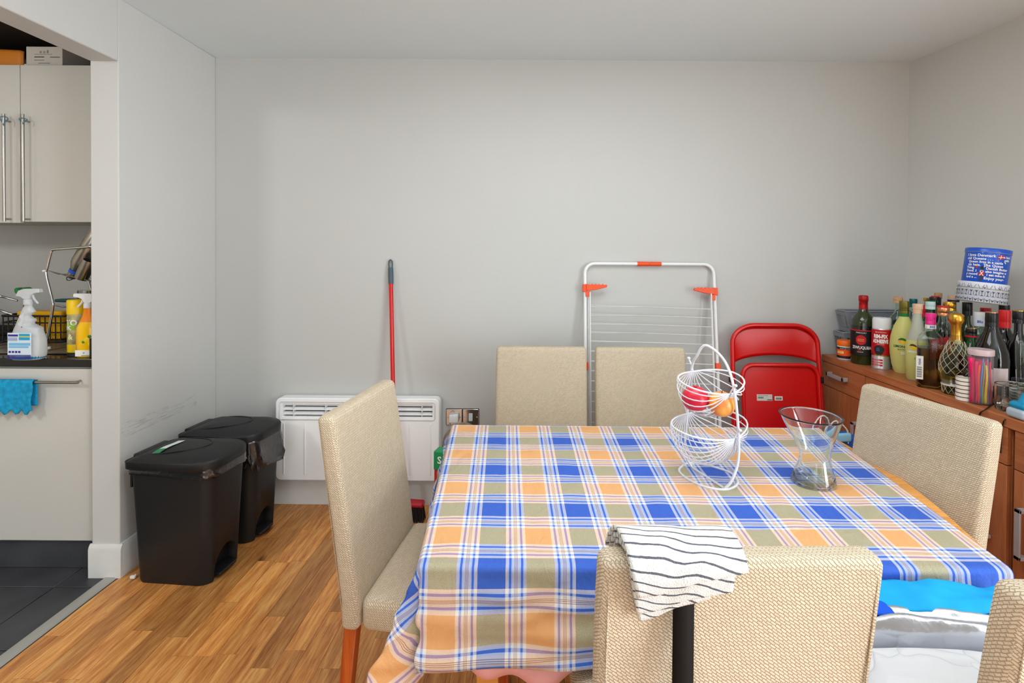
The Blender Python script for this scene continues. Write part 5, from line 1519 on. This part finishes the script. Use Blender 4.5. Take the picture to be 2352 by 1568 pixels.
# flat whisky bottle with pink cap
pos = (1.700, 2.151, S0); rz = face(pos)
t = bottle('square shouldered bottle of amber spirit with a bright pink cap', pos, .046, .300, 'square', G2, mat('pink cap', (236, 40, 140), .35), .0185, .046, .268, LIQ_AMBER, .56, rz=rz, sq=5)
m = MB(); m.lathe([(0, .300), (.0195, .300), (.0195, .306), (.0185, .316), (0, .316)], seg=24); m.build('cap_top', mat('pink cap', (236, 40, 140), .35), t, smooth=50)
m = MB(); m.lathe([(.0190, .250), (.0194, .250), (.0194, .267), (.0190, .267)], seg=24); m.build('neck_label', PAPER, t, smooth=50)
text('lettering', '303', .013, BLUEINK, t, cyl_place(.0200, .2585, .3), bold=.0004)
m = MB(); m.span((-.047, -.0468, .035), (-.022, -.0462, .135)); m.build('label', PAPER, t)
for k in range(9): m = MB(); m.span((-.044, -.0474, .045 + k * .005), (-.027, -.0468, .0475 + k * .005 - (.001 if k % 2 else 0))); m.build('barcode', INK, t)
text('lettering', 'YEAR', .012, BLUEINK, t, lambda x, z: (-.034 - z * .9, -.0475, .110 + x), bold=.0002)
# amber bottle with slanted red label behind it
pos = (1.800, 2.209, S0); rz = face(pos)
t = bottle('whisky bottle with a slanted red label and copper cap with red top', pos, .046, .330, 'square', G2, COPPER, .0230, .036, .300, LIQ_AMBER, .50, rz=rz)
m = MB(); m.lathe([(0, .337), (.0215, .337), (.0215, .342), (0, .342)], seg=24); m.build('cap_top', REDINK, t, smooth=50)
m = MB(); m.grid(16, 1, lambda u, v: cyl_place(.0467, .165)((u - .5) * .105, (v - .5) * .085 + (u - .5) * .03)); m.build('label', mat('whisky red', (176, 18, 28), .5), t, smooth=60)
m = MB(); m.grid(8, 1, lambda u, v: cyl_place(.0472, .145)(.022 + u * .03, (v - .5) * .055)); m.build('label', PAPER, t, smooth=60)
text('lettering', 'WLCVLANS', .013, mat('pale red lettering', (240, 180, 170), .5), t, cyl_place(.0474, .172, -.25), bold=.0003)
# diamond cut prosecco bottle
pos = (1.716, 2.038, S0); rz = face(pos)
t = thing('bottle', 'diamond cut sparkling wine bottle with a gold foil neck', 'bottle', pos, rz, 'bottles crowded on the sideboard')
h, r = .315, .056
pr = PROFS['drop'](r, h)
m = MB(); m.lathe(shell(pr, .003), seg=32); m.build('body', mat('smoky clear glass', (232, 226, 190), 0.0, trans=1.0, ior=1.35), t, smooth=50)
m = MB(); m.lathe(fillp(pr, h * .52, .0036), seg=32); m.build('liquid', LIQ_PALE, t, smooth=50)
def rad(z):
    for (r0, z0), (r1, z1) in zip(pr[1:-1], pr[2:]):
        if z0 <= z <= z1: return r0 + (r1 - r0) * (z - z0) / max(1e-6, z1 - z0)
    return pr[-1][0]
m = MB()
for s_ in (-1, 1):
    for k in range(12):
        pts = []
        for j in range(16):
            z = .085 + (.215 - .085) * j / 15; a = 2 * PI * k / 12 + s_ * j / 15 * 1.9; q = rad(z) + .0006
            pts.append((q * math.cos(a), q * math.sin(a), z))
        m.tube(pts, .0011, 4)
m.build('diamond_cut', mat('cut glass edge', (250, 246, 220), .05, trans=.6), t, smooth=180)
m = MB()
for s_ in (-1, 1):
    for k in range(12):
        m.tube([((rad(z) + .0006) * math.cos(a), (rad(z) + .0006) * math.sin(a), z) for z, a in [(.004 + .036 * j / 5, 2 * PI * k / 12 + s_ * j / 5 * .5) for j in range(6)]], .0011, 4)
m.build('diamond_cut', mat('cut glass edge', (250, 246, 220), .05, trans=.6), t, smooth=180)
m = MB(); m.lathe([(0, .212), (.0205, .212), (.0185, .235), (.0175, .275), (.0195, .279), (.0195, .285), (.0245, .292), (.0260, .305), (.0240, .322), (.015, .330), (0, .331)], seg=24, f=lambda v: (v.x * (1 + (.05 * math.sin(9 * math.atan2(v.y, v.x) + v.z * 200) if v.z > .285 else 0)), v.y, v.z)); m.build('foil', GOLD, t, smooth=50)
blabel(t, .0215, .206, .222, -10, 45, PAPER, 0)
blabel(t, .0460, .040, .078, -90, 90, mat('clear label', (200, 196, 176), .3, trans=.5)); blabel(t, .0468, .036, .041, -90, 90, PAPER)
blabel(t, .0465, .042, .076, -20, 50, PAPER); blabel(t, .0472, .046, .072, -12, 4, mat('label slate', (90, 96, 110), .5)); blabel(t, .0472, .054, .066, 8, 46, mat('label blue', (90, 110, 170), .5))
for k in range(8): blabel(t, .0478, .068, .075, 8 + k * 5, 10.5 + k * 5, INK)
# stack of striped cups
pos = (1.677, 1.948, S0)
for k in range(6):
    t = thing('cup', ['lowest', 'second', 'third', 'fourth', 'fifth', 'topmost'][k] + ' of the stacked white dark-rimmed espresso cups', 'cup', (pos[0], pos[1], S0 + k * .0152), 0, 'stack of white espresso cups')
    m = MB(); m.lathe([(0, 0), (.026, 0), (.0285, .0012), (.0295, .0136), (.0275, .0136), (.0265, .002), (0, .002)], seg=32); m.build('body', mat('cream china', (240, 236, 226), .25), t, smooth=50)
    m = MB(); m.tube([(.0288 * math.cos(a), .0288 * math.sin(a), .0138) for a in [2 * PI * q / 28 for q in range(28)]], .0010, 5, True); m.build('rim', mat('brown rim', (92, 40, 24), .3), t, smooth=180)
t = thing('hair_tie', 'black cord loop standing on the cup stack', 'loop', (pos[0] + .006, pos[1], S0 + 6 * .0152 + .001))
m = MB(); m.tube([(.013 * math.cos(a) + .004 * math.sin(a), 0, .019 + .018 * math.sin(a)) for a in [2 * PI * k / 20 for k in range(20)]], .0028, 7, True); m.build('loop', BLACKP, t, smooth=180)
m = MB(); m.rbox((0, 0, .0015), (.02, .012, .003), .001, 1, (1, 1, 1)); m.build('knot', BLACKP, t, smooth=180)
# tub of coloured straws / markers
pos = (1.702, 1.908, S0); rz = face(pos)
SCT = .80
t = thing('tub', 'tall clear tub with a frosted screw lid packed with coloured balloons', 'tub', pos, rz)
m = MB(); m.lathe(shell([(0, 0), (.034, 0), (.0368, .003), (.0368, .180), (.0368, .184)], .0012), seg=40); m.build('body', mat('clear tub', (255, 240, 246), .05, trans=.95, ior=1.15), t, smooth=50)
m = MB(); m.lathe([(0, .185), (.0396, .185), (.040, .188), (.040, .204), (.038, .207), (0, .2065)], seg=40); m.build('lid', mat('frosted pink lid', (232, 206, 208), .35, trans=.35), t, smooth=40)
cols = [('pink', (226, 10, 100), -.029, .022), ('pink', (214, 8, 92), -.012, .013), ('orange', (240, 76, 50), -.004, .008), ('blue', (30, 160, 226), .004, .006), ('lime', (130, 200, 60), .010, .004), ('yellow', (232, 222, 22), .019, .011), ('grey', (110, 120, 150), .029, .006), ('red', (226, 44, 60), .036, .007)]
for k, (nm, rgb, x, w_) in enumerate(cols):
    x *= SCT; w_ *= SCT
    m = MB(); y = -math.sqrt(max(1e-6, .0335 ** 2 - x * x)) * .80 + (.003 if k % 2 else 0)
    hh = .168 - .012 * (k % 3)
    pts = [(x + .004 * math.sin(z * 30 + k) * (z / .17), y, z) for z in [.006 + hh * q / 8 for q in range(9)]]
    m.tube(pts, [w_ * .50 * (1 - .25 * math.sin(z[2] * 22 + k)) for z in pts], 8); m.build('balloon', mat('balloon ' + nm, rgb, .45), t, smooth=180)
m = MB(); m.lathe([(0, .005), (.023, .005), (.023, .165), (0, .165)], seg=16, c=(0, .006, 0)); m.build('balloon', mat('balloon pink', (226, 10, 100), .45), t, smooth=60)
# cut glass tumbler
pos = (1.728, 1.815, S0)
t = thing('tumbler', 'heavy cut crystal tumbler at the sideboard front edge', 'glass', pos)
m = MB(); m.lathe([(0, 0), (.038, 0), (.041, .004), (.043, .03), (.044, .095), (.0425, .097), (.040, .095), (.039, .03), (.036, .018), (0, .016)], seg=36, f=lambda v: (v.x * (1 + .035 * math.cos(12 * math.atan2(v.y, v.x)) * (1 if (v.x ** 2 + v.y ** 2) > .0405 ** 2 and v.z > .004 and v.z < .08 else 0)), v.y * (1 + .035 * math.cos(12 * math.atan2(v.y, v.x)) * (1 if (v.x ** 2 + v.y ** 2) > .0405 ** 2 and v.z > .004 and v.z < .08 else 0)), v.z))
m.build('body', GLASS, t, smooth=30)
# turquoise gadget with grey base
pos = (1.690, 1.722, S0)
t = thing('hand_fan', 'turquoise handheld gadget with pale grey base at the right frame edge', 'gadget', pos)
m = MB(); m.rbox((0, 0, .018), (.075, .07, .034), .012, 3, (1, 1, 1)); m.build('base', mat('pale grey plastic', (170, 184, 196), .4), t, smooth=180)
m = MB(); m.rbox((.004, 0, .045), (.070, .064, .024), .012, 3, (1, 1, 1)); m.tube([(.008, 0, .05), (.014, 0, .085)], [.026, .016], 16); m.build('body', mat('turquoise plastic', (0, 140, 184), .35), t, smooth=70)
for k in range(3): m = MB(); m.span((-.03, -.0365, .010 + k * .006), (.02, -.0350, .012 + k * .006)); m.build('groove', mat('pale grey plastic dark', (120, 130, 142), .5), t)
# second row and back row of bottles, placed where their tops show
def top_at(px, py, y):
    return at_y(px, py, y)
def place(px, py_top, y, hscale=1.0):
    p = at_y(px, py_top, y); return (p.x, p.y, S0), p.z - S0
PALEG = mat('pale greenish glass', (226, 240, 232), 0.0, trans=1.0, ior=1.3)
def bt(label, px, py, y, r, kind, glass, cap, cap_w=None, cap_h=.03, liquid=None, level=.4, opaque=False, sq=None):
    pos, hh = place(px, py, y)
    t = bottle(label, pos, r, hh - cap_h * .25, kind, glass, cap, cap_w, cap_h, hh - cap_h, liquid, level, opaque, face(pos), sq, seg=24)
    return t, hh, pos
t, hh, _ = bt('clear bottle with a round cork stopper standing by the grey baskets', 2063, 682, 2.516, 0.036, 'square', PALEG, CORK, .0205, .028)
blabel(t, .0362, .05, .14, -80, 80, NAVY)
t, hh, _ = bt('clear bottle with a teal screw cap and white lettered label', 2098, 686, 2.520, 0.040, 'square', PALEG, mat('teal cap', (8, 96, 100), .3, .3), .0170, .042)
blabel(t, .040, .16, .20, -90, 90, PAPER); text('lettering', 'ECU', .028, mat('brick red ink', (176, 60, 50), .5), t, cyl_place(.0412, .182, -.1), bold=.0006)
blabel(t, .0402, .04, .15, -90, 90, NAVY)
t, hh, _ = bt('green bottle with a red seal and a white neck label', 2119, 700, 2.409, 0.033, 'round', GREENG, REDINK, .0150, .055, None, .5, True)
t, hh, _ = bt('green glass bottle topped by a white printed screw cap', 2137, 690, 2.323, 0.034, 'round', GREENG, mat('pale mint cap', (196, 216, 214), .35), .0195, .040, None, .5, True)
m = MB(); m.lathe([(0, hh - .004), (.0200, hh - .004), (.0200, hh), (0, hh)], seg=20); m.build('cap_top', mat('neck green', (16, 120, 56), .4), t, smooth=40)
t, hh, _ = bt('black jar bottle with a red disc top behind the pink capped bottle', 2148, 682, 2.445, 0.038, 'wine', DARKG, mat('black cap', (16, 20, 22), .3), .0240, .050, None, .5, True)
m = MB(); m.lathe([(0, hh), (.017, hh), (.017, hh + .005), (0, hh + .005)], seg=20); m.build('cap_top', REDINK, t, smooth=40)
t, hh, _ = bt('dark bottle with a gold disc top near the back wall corner', 2130, 684, 2.610, 0.033, 'wine', DARKG, GOLD, .0170, .018, None, .5, True)
t, hh, _ = bt('tall bottle closed by a plain brown cork in the back row', 2155, 672, 2.539, 0.033, 'square', PALEG, CORK, .0165, .030, LIQ_AMBER, .5)
t, hh, _ = bt('bottle with a tan stopper over a navy band in the back row', 2190, 679, 2.446, 0.038, 'square', PALEG, TAN, .0225, .020, LIQ_AMBER, .4)
m = MB(); m.lathe([(0, hh - .030), (.0235, hh - .030), (.0235, hh - .019), (0, hh - .019)], seg=20); m.build('cap_band', mat('navy cap', (24, 26, 60), .4), t, smooth=40)
t, hh, _ = bt('clear bottle with a wide ribbed gold screw cap', 2181, 693, 2.300, 0.036, 'round', PALEG, GOLD, .0245, .040, LIQ_PALE, .35)
t, hh, _ = bt('tall dark green wine bottle right under the patterned tins', 2222, 694, 2.321, 0.034, 'wine', DGREEN, mat('black cap', (16, 20, 22), .3), .0190, .060, None, .5, True)
t, hh, _ = bt('clear square bottle with a white printed screw cap', 2250, 716, 2.212, 0.036, 'square', PALEG, WHITEP, .0215, .022, None)
m = MB(); m.lathe([(0, hh - .062), (.0200, hh - .062), (.0210, hh - .020), (0, hh - .020)], seg=20); m.build('neck_label', mat('neck white', (222, 228, 236), .4), t, smooth=40)
text('lettering', 'Blu', .016, BLUEINK, t, cyl_place(.0216, hh - .042, .1), bold=.0003)
t, hh, _ = bt('clear bottle with a tall red cap and white oval label', 2264, 707, 2.316, 0.040, 'round', PALEG, mat('bright red cap', (206, 20, 26), .35), .0200, .048, None)
blabel(t, .040, .09, .175, -70, 70, PAPER); text('lettering', 'oro', .028, REDINK, t, cyl_place(.0412, .150, -.35), bold=.001); text('lettering', 'lime', .016, mat('neck green', (16, 120, 56), .4), t, cyl_place(.0412, .115, -.35))
t, hh, _ = bt('small green bottle with a black and red gold-topped cap', 2231, 754, 2.139, 0.036, 'round', GREENG, mat('black cap', (16, 20, 22), .3), .0195, .030, None, .5, True)
m = MB(); m.lathe([(0, hh - .036), (.0205, hh - .036), (.0205, hh - .029), (0, hh - .029)], seg=20); m.build('cap_band', REDINK, t, smooth=40)
m = MB(); m.lathe([(0, hh), (.0185, hh), (.0185, hh + .0025), (0, hh + .0025)], seg=20); m.build('cap_top', GOLD, t, smooth=40)
t, hh, _ = bt('big black wine bottle with a gold disc top behind the balloon tub', 2278, 718, 2.021, 0.058, 'jug', DARKG, mat('black foil', (14, 16, 18), .3), .0205, .058, None, .5, True)
m = MB(); m.lathe([(0, hh), (.0205, hh), (.0205, hh + .003), (0, hh + .003)], seg=20); m.build('cap_top', COPPER, t, smooth=40)
blabel(t, .058, .05, .12, -80, 60, mat('pale pink label', (226, 206, 206), .6))
t, hh, _ = bt('dark wine bottle with a long bright red screw cap', 2308, 712, 2.114, 0.050, 'round', DARKG, mat('bright red cap', (206, 20, 26), .35), .0205, .075, None, .5, True)
blabel(t, .050, .03, .13, -70, 75, PAPER)
m = MB(); m.grid(20, 2, lambda u, v: cyl_place(.0440, .222, -.75)(.008 * (.6 + .4 * v) * math.cos(2 * PI * u), .008 * (.6 + .4 * v) * math.sin(2 * PI * u))); m.build('crest', GOLD, t)
t, hh, _ = bt('black topped wine bottle standing behind the red capped one', 2307, 700, 2.223, 0.034, 'wine', DARKG, mat('black cap', (16, 20, 22), .3), .0190, .040, None, .5, True)
t, hh, _ = bt('dark wine bottle with a gold-rimmed black top at the right frame edge', 2340, 714, 2.027, 0.038, 'wine', DARKG, mat('black foil', (14, 16, 18), .3), .0200, .050, None, .5, True)
m = MB(); m.lathe([(0, hh), (.0200, hh), (.0200, hh + .003), (0, hh + .003)], seg=20); m.build('cap_top', GOLD, t, smooth=40)
# ------------------------------------------------------------------ tins leaning on the bottle tops
tp = at_y(2252, 695, 2.235)
rzf = math.atan2(-tp.y, -tp.x) + PI / 2
TL = R(5.5)
Mt = Euler((R(-4), TL, 0)).to_matrix()
t = thing('tin', 'round white tin with a dark blue tree pattern leaning on bottle tops', 'tin', tp, rot=(Matrix.Rotation(rzf, 3, 'Z') @ Mt).to_euler())
r, h = .0865, .089
TINW = mat('white tin', (216, 220, 230), .35)
m = MB(); m.lathe([(0, 0), (r - .002, 0), (r, .002), (r, h * .70), (r + .0015, h * .72), (r + .0015, h - .003), (r - .001, h), (0, h)], seg=56); m.build('body', TINW, t, smooth=50)
m = MB(); m.tube([((r + .0015) * math.cos(a), (r + .0015) * math.sin(a), .003) for a in [2 * PI * k / 56 for k in range(56)]], .0018, 5, True); m.tube([((r + .002) * math.cos(a), (r + .002) * math.sin(a), h * .71) for a in [2 * PI * k / 56 for k in range(56)]], .0014, 5, True); m.build('rim', mat('tin rim', (190, 184, 170), .4, .6), t, smooth=180)
NB = mat('navy print', (34, 46, 84), .5)
def tri(m, x, z, w_, hh, place_):
    q = [place_(x - w_, z + hh), place_(x, z), place_(x + w_, z + hh), place_(x, z + hh * .55)]
    m._add(q, [(0, 1, 2, 3)])
pl = cyl_place(r + .0022, 0)
m = MB()
for k in range(24):
    x = (k - 11.5) * .0190
    m._add([pl(x - .0008, .004), pl(x + .0008, .004), pl(x + .0008, .020), pl(x - .0008, .020)], [(0, 1, 2, 3)])
    tri(m, x + .0095, .006, .0068, .012, pl)
    m._add([pl(x + .0088, .030), pl(x + .0102, .030), pl(x + .0102, .054), pl(x + .0088, .054)], [(0, 1, 2, 3)])
    tri(m, x + .0095, .044, .0070, .010, pl); tri(m, x + .0095, .034, .0072, -.006, pl)
    m._add([pl(x - .0006, .030), pl(x + .0006, .030), pl(x + .0006, .050), pl(x - .0006, .050)], [(0, 1, 2, 3)])
    m._add([pl(x + .0095, .058 - .0005), pl(x + .0139, .058 - .0005), pl(x + .0117, .0600 - .0028)], [(0, 1, 2)])
pl2 = cyl_place(r + .0024, 0)
for k in range(34):
    x = (k - 17) * .0135; s_ = 1 if k % 2 else -1
    m._add([pl2(x - s_ * .004, .0605), pl2(x - s_ * .004 + .0014, .0605), pl2(x + s_ * .004 + .0014, .079), pl2(x + s_ * .004, .079)], [(0, 1, 2, 3)])
    if k % 4 == 1: tri(m, x + .006, .0605, .006, .011, pl2)
m.build('tree_pattern', NB, t, smooth=0)
Tp = t.matrix_basis.copy(); up = (Matrix.Rotation(rzf, 3, 'Z') @ Mt) @ Vector((.001, 0, h + .0005))
t2 = thing('tin', 'round royal blue biscuit tin with white handwriting, flag and guardsman, topmost of the tins', 'tin', Vector(tp) + up, rot=(Matrix.Rotation(rzf, 3, 'Z') @ Euler((R(-4), TL, 0)).to_matrix()).to_euler())
t = t2
r, h = .0780, .150
BLUET = mat('royal blue tin', (14, 84, 200), .3, coat=.2)
m = MB(); m.lathe([(0, 0), (r - .002, 0), (r, .002), (r, h - .018), (0, h - .018)], seg=56); m.build('body', BLUET, t, smooth=50)
m = MB(); m.lathe([(0, h - .018), (r + .0018, h - .018), (r + .0018, h - .002), (r, h), (r - .004, h), (r - .006, h - .003), (0, h - .003)], seg=56); m.build('lid', BLUET, t, smooth=50)
m = MB(); m.tube([((r + .0018) * math.cos(a), (r + .0018) * math.sin(a), h - .018) for a in [2 * PI * k / 56 for k in range(56)]], .0010, 5, True); m.build('rim', mat('tin rim', (190, 184, 170), .4, .6), t, smooth=180)
rl = r + .0008
lines = [('I love Denmark', -.028, .107, .0165), ('a land', .086, .106, .014), ('old Queens . . .', -.032, .0935, .0155), ('with', .086, .0935, .014), ('Queen lives in a castle', -.006, .0805, .0140), ('tin hats.  The Queen', -.004, .0680, .0155),
         ('Thing', -.066, .056, .0145), ('Danish Butter', .048, .0555, .0150), ('food. I', -.058, .0435, .0150), ('also imagine w', .046, .0430, .0140),
         ('y mood', -.056, .0310, .0150), ('I eat mine th', .046, .0305, .0140), ('and a ...', -.056, .0185, .0140), ('Enjoy your-', .040, .0165, .0165)]
for s_, x, z, sz in lines:
    x, z, sz = x * .86, z * 1.09, sz * .98
    text('lettering', s_, sz, WHITEINK, t, lambda a, b_, x=x, z=z: cyl_place(rl + .0004, z)(a + x, b_), bold=.0004)
def patch(nm, pts, m_, lift=0.0):
    m = MB(); m._add([cyl_place(rl + .0006 + lift, 0)(x * .86, z * 1.09) for x, z in pts], [tuple(range(len(pts)))]); return m.build(nm, m_, t, smooth=0)
patch('flag', [(.040, .096), (.066, .098), (.069, .113), (.043, .112)], REDINK)
patch('flag', [(.0405, .1025), (.0673, .1045), (.0676, .1068), (.041, .1048)], WHITEINK, .0004); patch('flag', [(.0500, .0965), (.0528, .0968), (.0552, .1125), (.0524, .1123)], WHITEINK, .0004)
patch('print', [(.070, .088), (.080, .080), (.083, .083), (.073, .091)], mat('label cream', (240, 236, 180), .5))
patch('print', [(-.042, .058), (-.036, .053), (-.030, .060), (-.034, .064), (-.040, .063)], REDINK)
patch('guardsman', [(-.021, .0485), (-.008, .0485), (-.008, .061), (-.012, .0645), (-.018, .0645), (-.021, .060)], INK)
patch('guardsman', [(-.021, .0450), (-.009, .0450), (-.009, .0485), (-.021, .0485)], mat('label sky', (120, 186, 224), .5))
patch('guardsman', [(-.026, .025), (-.003, .025), (-.005, .040), (-.009, .045), (-.021, .045), (-.025, .038)], REDINK)
patch('guardsman', [(-.023, .026), (-.0205, .025), (-.006, .044), (-.0085, .0450)], WHITEINK, .0004); patch('guardsman', [(-.008, .025), (-.0055, .026), (-.0205, .0450), (-.023, .044)], WHITEINK, .0004)
patch('guardsman', [(-.022, .004), (-.009, .004), (-.007, .025), (-.020, .025)], mat('navy print', (34, 46, 84), .5))
patch('guardsman', [(-.010, .060), (-.008, .059), (.004, .070), (.003, .072)], WHITEINK, .0004)

# ------------------------------------------------------------------ grey plastic baskets by the back wall
GREYP = mat('grey plastic', (136, 140, 148), .45)
def crate(label, x0, x1, y0, y1, z0, z1):
    t = thing('basket', label, 'basket', ((x0 + x1) / 2, (y0 + y1) / 2, z0), 0, 'stacked grey slotted baskets'); hx, hy, H = (x1 - x0) / 2, (y1 - y0) / 2, z1 - z0
    m = MB(); m.span((-hx * .86, -hy * .86, 0), (hx * .86, hy * .86, .003)); m.build('base', GREYP, t)
    m = MB(); tp_ = [(x, y, H) for x, y in rrect(2 * hx, 2 * hy, .025, 4)]; m.tube(tp_, .0045, 7, True); m.tube([(x * .9, y * .9, H * .84) for x, y, z in tp_], .004, 5, True) if False else None
    m.build('rim', GREYP, t, smooth=60)
    for side in range(4):
        m = MB(); ns = 11 if side % 2 == 0 else 4
        def P(u, w_):
            s_ = .87 + .13 * w_
            return {0: (-hx * s_ + 2 * hx * s_ * u, -hy * s_, H * w_), 1: (hx * s_, -hy * s_ + 2 * hy * s_ * u, H * w_), 2: (hx * s_ - 2 * hx * s_ * u, hy * s_, H * w_), 3: (-hx * s_, hy * s_ - 2 * hy * s_ * u, H * w_)}[side]
        def quad(u0, u1, w0, w1): m._add([P(u0, w0), P(u1, w0), P(u1, w1), P(u0, w1)], [(0, 1, 2, 3)])
        quad(0, 1, 0, .18); quad(0, 1, .80, 1)
        quad(0, .06, .18, .80); quad(.94, 1, .18, .80)
        for k in range(1, ns):
            u = .06 + .88 * k / ns; quad(u - .009, u + .009, .18, .80)
        m.build('side_panel', GREYP, t, smooth=0, solid=.0022)
    return t
crate('lower of the two stacked grey slotted baskets, partly behind the orange tub', 1.712, 1.96, 2.775, 2.872, S0, S0 + .135)
crate('upper of the two stacked grey slotted baskets against the back wall', 1.722, 2.08, 2.765, 2.872, S0 + .137, S0 + .255)
t = thing('notebook', 'dark covered notebook sticking out of the upper grey basket', 'book', (2.00, 2.815, S0 + .175), rot=(0, R(-10), R(4)))
m = MB(); m.span((-.07, -.035, .012), (.07, .035, .016)); m.span((-.07, -.035, 0), (.07, .035, .002)); m.build('cover', NAVY, t, bevel=.001)
m = MB(); m.span((-.068, -.033, .002), (.068, .033, .012)); m.build('pages', PAPER, t)
t = thing('packet', 'white paper packet lying in the upper grey basket', 'packet', (1.86, 2.818, S0 + .142), R(3))
m = MB(); m.rbox((0, 0, .045), (.09, .05, .09), .008, 2, (2, 2, 1)); m.build('body', PAPER, t, smooth=60)

# ------------------------------------------------------------------ plates, papers, cables, headset at the right edge
px0 = at_z(2345, 915, SZ)
for k in range(4):
    t = thing('plate', ['lowest', 'second lowest', 'third', 'top'][k] + ' of the four white dark-rimmed plates behind the crystal tumbler', 'plate', (1.90, 1.87, S0 + k * .012), 0, 'stack of white plates')
    m = MB(); m.lathe([(0, 0), (.060, 0), (.075, .006), (.098, .012), (.097, .0135), (.072, .0085), (.058, .0025), (0, .0025)], seg=44); m.build('body', mat('cream china', (240, 236, 226), .25), t, smooth=50)
    m = MB(); m.tube([(.0978 * math.cos(a), .0978 * math.sin(a), .0128) for a in [2 * PI * q / 44 for q in range(44)]], .0010, 5, True); m.build('rim', mat('dark rim', (40, 34, 34), .3), t, smooth=180)
t = thing('paper_napkins', 'crumpled white paper napkins on the stacked plates', 'napkins', (1.90, 1.865, S0 + .051))
for k in range(3):
    m = MB(); m.grid(14, 12, lambda u, v: ((u - .5) * .16 + .01 * k, (v - .5) * .13 + .01 * k, .004 + .009 * k + .006 * abs(noise.noise(Vector((u * 5, v * 5, k * 3)))) + .008 * (u - .5) ** 2)); m.build('sheet', PAPER, t, smooth=60, solid=.0006)
t = thing('screw_top', 'navy round screw cap lying on the white papers', 'cap', (1.845, 1.905, S0 + .085))
m = MB(); m.lathe([(0, 0), (.020, 0), (.021, .002), (.021, .010), (.019, .012), (0, .012)], seg=24); m.build('body', NAVY, t, smooth=50)
t = thing('headphones', 'black padded headphone cup hanging into the frame at the right edge', 'headphones', (1.845, 1.735, S0 + .001))
m = MB(); m.rbox((0, 0, .018), (.06, .05, .036), .012, 3, (1, 1, 1)); m.build('base', BLACKP, t, smooth=180)
m = MB(); m.tube([(.01, 0, .03), (.012, 0, .10)], .007, 8); m.build('stem', BLACKP, t, smooth=60)
m = MB(); m.lathe([(0, -.020), (.034, -.018), (.044, -.006), (.044, .008), (.034, .018), (0, .021)], seg=28, c=(0, 0, 0), M=Matrix.Translation((.005, -.004, .128)) @ Euler((R(80), R(25), 0)).to_matrix().to_4x4()); m.build('ear_cup', BLACKP, t, smooth=50)
t = thing('plastic_cup', 'clear ribbed plastic cup on the plates above the black headphone cup', 'cup', (1.832, 1.862, S0 + .060))
m = MB(); m.lathe([(.026, .0), (.027, 0), (.033, .160), (.034, .182), (.0325, .182), (.0315, .160), (.0255, .003)], seg=30, f=lambda v: (v.x * (1 + .02 * math.cos(15 * math.atan2(v.y, v.x))), v.y, v.z)); m.build('body', G2, t, smooth=60)
def cable(label, pts, r=.0022):
    t = thing('cable', label, 'cable', pts[0]); o = Vector(pts[0])
    m = MB(); m.tube([q - o for q in smooth_path(pts, 6)], r, 7); m.build('cord', BLACKP, t, smooth=180)
zc = SZ + .0035
ed = SX - .0035
cable('black cable running past the balloon tub and over the sideboard edge', [at_z(2356, 868, zc + .03), at_z(2330, 893, zc + .01), at_z(2300, 918, zc), at_z(2283, 925, zc), at_z(2262, 941, zc), at_x(2252, 949, ed) + Vector((0, 0, .003)), at_x(2248, 962, ed), at_x(2247, 985, ed), at_x(2246, 1030, ed)])
cable('black cable beside the turquoise gadget dropping over the sideboard edge', [at_z(2385, 946, zc), at_z(2340, 945, zc), at_z(2328, 948, zc), at_x(2308, 966, ed) + Vector((0, 0, .003)), at_x(2304, 972, ed), at_x(2300, 990, ed), at_x(2298, 1040, ed)])
cable('black cable looping behind the crystal tumbler onto the plates', [at_z(2283, 928, zc), at_z(2290, 917, zc), at_z(2310, 917, zc), at_z(2340, 922, zc), at_z(2385, 925, zc)])
